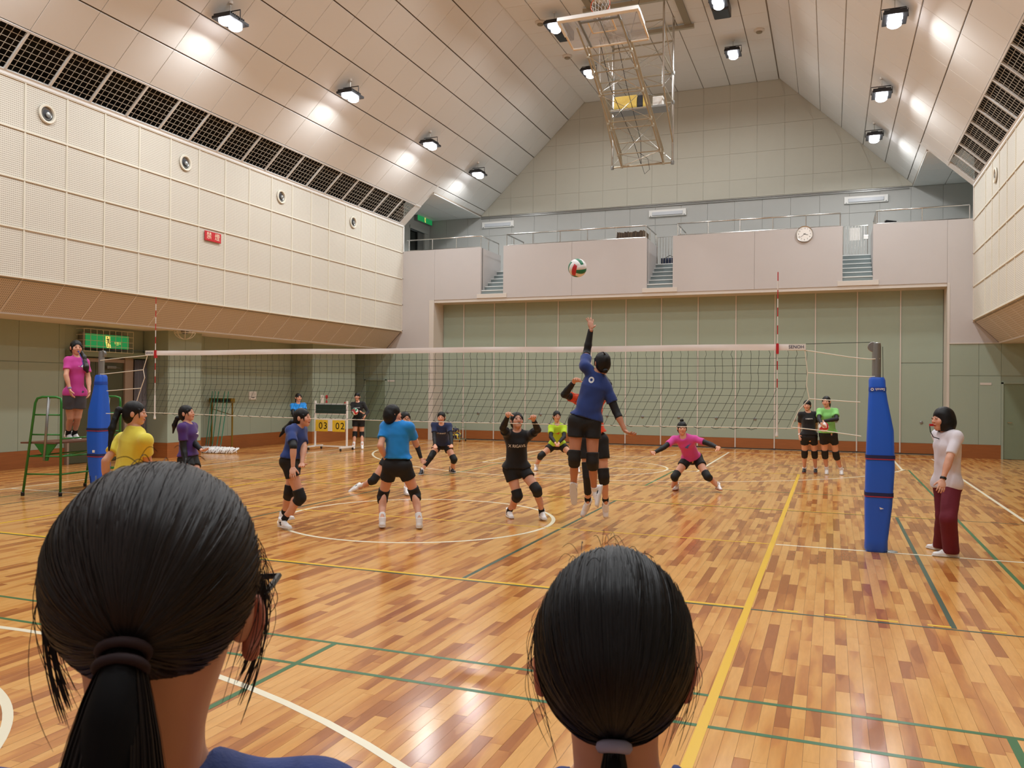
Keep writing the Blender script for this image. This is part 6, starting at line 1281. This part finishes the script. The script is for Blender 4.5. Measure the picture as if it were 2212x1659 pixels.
def spectator(head,yaw,pitch,neck,byaw,s,tie,rad,st,label,seed,crown=None,tint=(.020,.014,.014),tail_len=.30,tail_dir=(0,0,-1),tail_w=.042,band=None,band_r=.02):
    r=np.random.default_rng(seed); fh=np.array([-.36112,.93252,0.]); rh=np.array([.93252,.36112,0.])
    g=-fh*math.cos(math.radians(yaw))+rh*math.sin(math.radians(yaw)); g=g*math.cos(math.radians(pitch))+np.array((0,0,math.sin(math.radians(pitch))))
    bf=-fh*math.cos(math.radians(byaw))+rh*math.sin(math.radians(byaw)); bl=np.cross([0,0,1.],bf); head=np.array(head); neck=np.array(neck)
    z0=0.0; pel=np.array((neck[0],neck[1],.80*s))-bf*.0; J=dict(s=s,head=head,neck=neck,gaze=g,cf=bf,pf=bf,pel=pel,hl=pel+bl*.085*s,hr=pel-bl*.085*s)
    for a,q in (('l',1),('r',-1)):
        J['s'+a]=neck+bl*.155*s*q-np.array((0,0,.055)); J['e'+a]=J['s'+a]+bl*.04*q+bf*.02-np.array((0,0,.27*s)); J['w'+a]=J['e'+a]+bf*.06-bl*.01*q-np.array((0,0,.225*s))
        J['k'+a]=J['h'+a]+bf*.02-np.array((0,0,.80*s-.085-.37*s)); J['a'+a]=np.array((J['h'+a][0],J['h'+a][1],.085*s)); J['t'+a]=bf
    st=dict(st); st['big']=1; t,E,A,hs=person(J,label,st)
    gl,gu,gf=A; C0=E(0,st.get('cy',.025),-.010); R_=np.array(rad)
    W=lambda u,k=1.0: C0+(u[...,0:1]*gl*R_[0]+u[...,1:2]*gu*R_[1]+u[...,2:3]*gf*R_[2])*k
    tdir=np.array(tie,float); tdir/=np.linalg.norm(tdir)
    cap=Field(C0-.16,C0+.16,.0045); cap.ell(C0,A,tuple(R_*.965),.01); cap.ell(E(0,-.075,.10),A,(.07,.10,.085),.006,sub=True)
    cap.cut(E(0,-.080,0),-U(gu*1.0-gf*.55)); P,Fc=cap.mesh(); hair=npmesh('hair',P,Fc,M['haircore'],t)
    # combed strands
    n=9500; k=14; e1=U(np.cross(tdir,[1.,0,0])); e2=np.cross(tdir,e1)
    phi=r.uniform(0,2*PI,n); top=np.array((0,1.,0)); a0=np.cos(phi)[:,None]*e1+np.sin(phi)[:,None]*e2
    upness=a0@U(top-tdir*(tdir@top)); side=np.abs(a0[:,0])
    thmax=np.where(upness>0,1.35+.95*upness,.95+.50*(1+upness)*1.0-.38*(-upness)); thmax=np.clip(thmax,.42,2.35)
    th0=thmax*np.sqrt(r.uniform(.12,1,n)); th0=np.where(r.random(n)<.35,thmax*r.uniform(.93,1.02,n),th0)
    tt=np.linspace(0,1,k)[None,:]; th=th0[:,None]*(1-tt)**1.0+.02
    swirl=(r.normal(0,.035,n))[:,None]*np.sin(tt*PI)+r.normal(0,.05,n)[:,None]*(1-tt)
    ph=phi[:,None]+swirl
    if crown is not None: ph=ph+crown*(1-tt)**2*np.sign(np.sin(phi))[:,None]
    ax=np.cos(ph)[...,None]*e1+np.sin(ph)[...,None]*e2; u=np.cos(th)[...,None]*tdir+np.sin(th)[...,None]*ax
    lay=1.0+r.uniform(-.012,.016,n)[:,None,None]+.008*np.sin(tt*PI*2+phi[:,None]*9)[...,None]*r.uniform(0,1,n)[:,None,None]
    bump_=.022*np.exp(-((tt-.93)/.10)**2)[...,None]
    P=W(u,1.0)+ (W(u)-C0)*(lay-1)+ (W(u)-C0)*bump_*0
    keep=~((u[:,0,2]>.42)&(u[:,0,1]<.25)); P=P[keep]; N=(W(u)-C0)[keep]; N/=np.linalg.norm(N,axis=2,keepdims=True); N=N+r.normal(0,.22,(len(P),1,3)); 
    br=r.uniform(.6,1.6,len(P))[:,None]; col=np.array(tint)[None]*br+r.uniform(0,.004,(len(P),1))
    ribbons('hair_strands',P,N,r.uniform(.00045,.0009,len(P)),col,hair)
    # ponytail
    T0=W(tdir[None],1.0)[0]; out=U(T0-C0); td=U(np.array(tail_dir,float)); n=2600; k=12; tt=np.linspace(0,1,k)[None,:]
    rr=np.sqrt(r.random(n))[:,None]; aa=r.uniform(0,2*PI,n)[:,None]; x1=U(np.cross(td,out)); x2=np.cross(td,x1)
    prof=np.interp(tt,[0,.06,.25,.6,.85,1.0],[.42,.55,.95,1.0,.8,.45])*tail_w; L=tail_len*r.uniform(.86,1.04,n)[:,None]
    cen=T0+out*(.012+.030*np.sin(np.clip(tt*3,0,PI/2)))[...,None]+td*(tt*1.0)[...,None]*L[...,None]
    P=cen+(np.cos(aa+.25*tt)*rr*prof)[...,None]*x1+(np.sin(aa+.25*tt)*rr*prof*.75)[...,None]*x2; P[:,0]=T0+out*.006+((np.cos(aa)*rr)[:,0:1]*x1+(np.sin(aa)*rr)[:,0:1]*x2)*band_r*.8
    N=(np.cos(aa)[...,None]*x1+np.sin(aa)[...,None]*x2)+r.normal(0,.3,(n,1,3))+0*P
    col=np.array(tint)[None]*r.uniform(.6,1.5,n)[:,None]
    core=MB(); core.tube([T0+out*.006,T0+out*.035+td*tail_len*.1,T0+out*.04+td*tail_len*.45,T0+out*.04+td*tail_len*.8,T0+out*.04+td*tail_len*.95],[band_r*.7,tail_w*.5,tail_w*.74,tail_w*.55,tail_w*.2],12)
    pt=core.build('ponytail',M['haircore'],hair,wl=t['_w'],smooth=True)
    ribbons('ponytail_strands',P,N,r.uniform(.0004,.0008,n),col,hair)
    for i in range(st.get('loops',2)):
        q=T0+out*(.006+.007*i)+td*.008*i; MB().tube([q+x1*band_r*math.cos(w_)+U(out-td*.3)*0+np.cross(x1,U(out+td*.4))*band_r*.8*math.sin(w_) for w_ in np.linspace(0,2*PI,21)],st.get('tie_r',.0042),8,caps=False).build('hair_tie',band,hair,wl=t['_w'],smooth=True)
    # stray hairs at the sides and crown
    n=70; k=10; tt=np.linspace(0,1,k)[None,:]
    sgn=np.where(r.random(n)<.5,1,-1); u0=np.stack([sgn*r.uniform(.86,.99,n),r.uniform(-.15,.35,n),r.uniform(-.25,.45,n)],1); u0/=np.linalg.norm(u0,axis=1,keepdims=True)
    st_=W(u0,1.0); L=r.uniform(.03,.13,n); bow=r.uniform(-.006,.018,n)
    P=st_[:,None]+(-gu*(L[:,None]*tt)[...,None])+(gl*(sgn*bow)[:,None,None]*np.sin(tt*PI*.8)[...,None])+(gl*(-sgn*.02*L/.1)[:,None,None]*(tt**2)[...,None])+gf*(r.normal(0,.012,n)[:,None]*tt)[...,None]
    m_=n//3; u1=np.stack([r.normal(0,.35,m_),np.ones(m_),r.normal(-.05,.35,m_)],1); u1/=np.linalg.norm(u1,axis=1,keepdims=True); s1=W(u1,1.0)
    d1=r.normal(0,1,(m_,3)); d1=U(d1); d1=d1/np.linalg.norm(d1,axis=1,keepdims=True)*.02
    P2=s1[:,None]+d1[:,None]*tt[...,None]+gu*(np.sin(tt*PI)*r.uniform(.002,.012,m_)[:,None])[...,None]
    P=np.concatenate([P,P2]); vw=U(CAM-head); N=np.zeros_like(P)+vw; ribbons('stray_hairs',P,N,r.uniform(.00022,.0004,len(P)),np.array(tint)[None]*np.ones((len(P),1))*1.6,hair)
    # side locks
    for sg in st.get('locks',()):
        n=st.get('nlock',50); q0=W(np.array([[sg*.985,-.10,.10]]),1.0)[0]; L=r.uniform(.07,.13,n)
        P=q0+gl*r.normal(0,.0022,(n,1,1))+gf*r.normal(0,.005,(n,1,1))+(-gu*(L[:,None]*tt)[...,None])+(gl*sg*(.004*np.sin(tt*PI))[...,None])-gl*sg*(.016*tt**2)[...,None]
        ribbons('side_lock',P,np.zeros_like(P)+vw,r.uniform(.0004,.0008,n),np.array(tint)[None]*np.ones((n,1)),hair)
    # larger ears that stand clear of the hair
    for sg in st.get('ears',(1,-1)):
        c_=E(.082*sg,-.022,-.006); f=Field(c_-.06,c_+.06,.0032); ea=U(gl*sg*.75-gf*.5); f.ell(c_+ea*.002,(ea,U(gu+gf*.1),np.cross(ea,U(gu+gf*.1))),(.012,.026,.008),.004); f.ell(c_+ea*.008+np.cross(ea,gu)*.006*1,(ea,gu,np.cross(ea,gu)),(.011,.024,.006),.003,sub=True); f.ell(c_-gu*.026,A,(.008,.009,.008),.006)
        P,Fc=f.mesh(); npmesh('ear',P,Fc,M['skin_ear'],t,col=np.ones((len(P),3)))
    return t,E,A
M['skin_ear']=skinmat('skin_ear','#cd8068'); M['skin_ear'].node_tree.nodes['Principled BSDF'].inputs['Subsurface Weight'].default_value=.25
t,E,A=spectator((4.500,-9.136,1.526),190,-5,(4.462,-9.112,1.343),186,1.0,(0,-.46,-.88),(.0905,.0975,.101),dict(shirt=('navy','#1c3575'),skin='skin',locks=(-1,1),glasses=0,nlock=18,ears=(-1,)),
  'dark haired head with a low ponytail and navy shirt collar filling the lower left foreground',11,tint=(.013,.0095,.0095),tail_len=.30,tail_dir=(-.02,.0,-1),tail_w=.040,band=mat('dark_brown_hair_tie','#2a171a',.8),band_r=.0175)
MB().tube([E(-.075,.004,.10),E(-.096,.006,.088),E(-.094,.003,.05),E(-.090,.0,.0)],.0032,6).build('glasses_temple',M['black'],t); MB().tube([E(-.052,.0,.098)+A[0]*-.018*math.cos(q)+A[1]*.015*math.sin(q)-A[2]*.008*math.cos(q)**2 for q in np.linspace(0,2*PI,17)],.0022,6,caps=False).build('glasses_rim',M['black'],t)
t,E,A=spectator((4.838,-8.812,1.43),174,-4,(4.838,-8.775,1.250),176,.96,(0,-.78,-.62),(.0875,.108,.101),dict(cy=.008,shirt=('navy','#1c3575'),skin='skin',loops=1,tie_r=.0065),
  'black haired head with a pale hair band at the nape in the lower right foreground',23,tint=(.006,.006,.0075),tail_len=.24,tail_w=.026,band=mat('pale_lilac_band','#a9a9c9',.85),band_r=.0125)
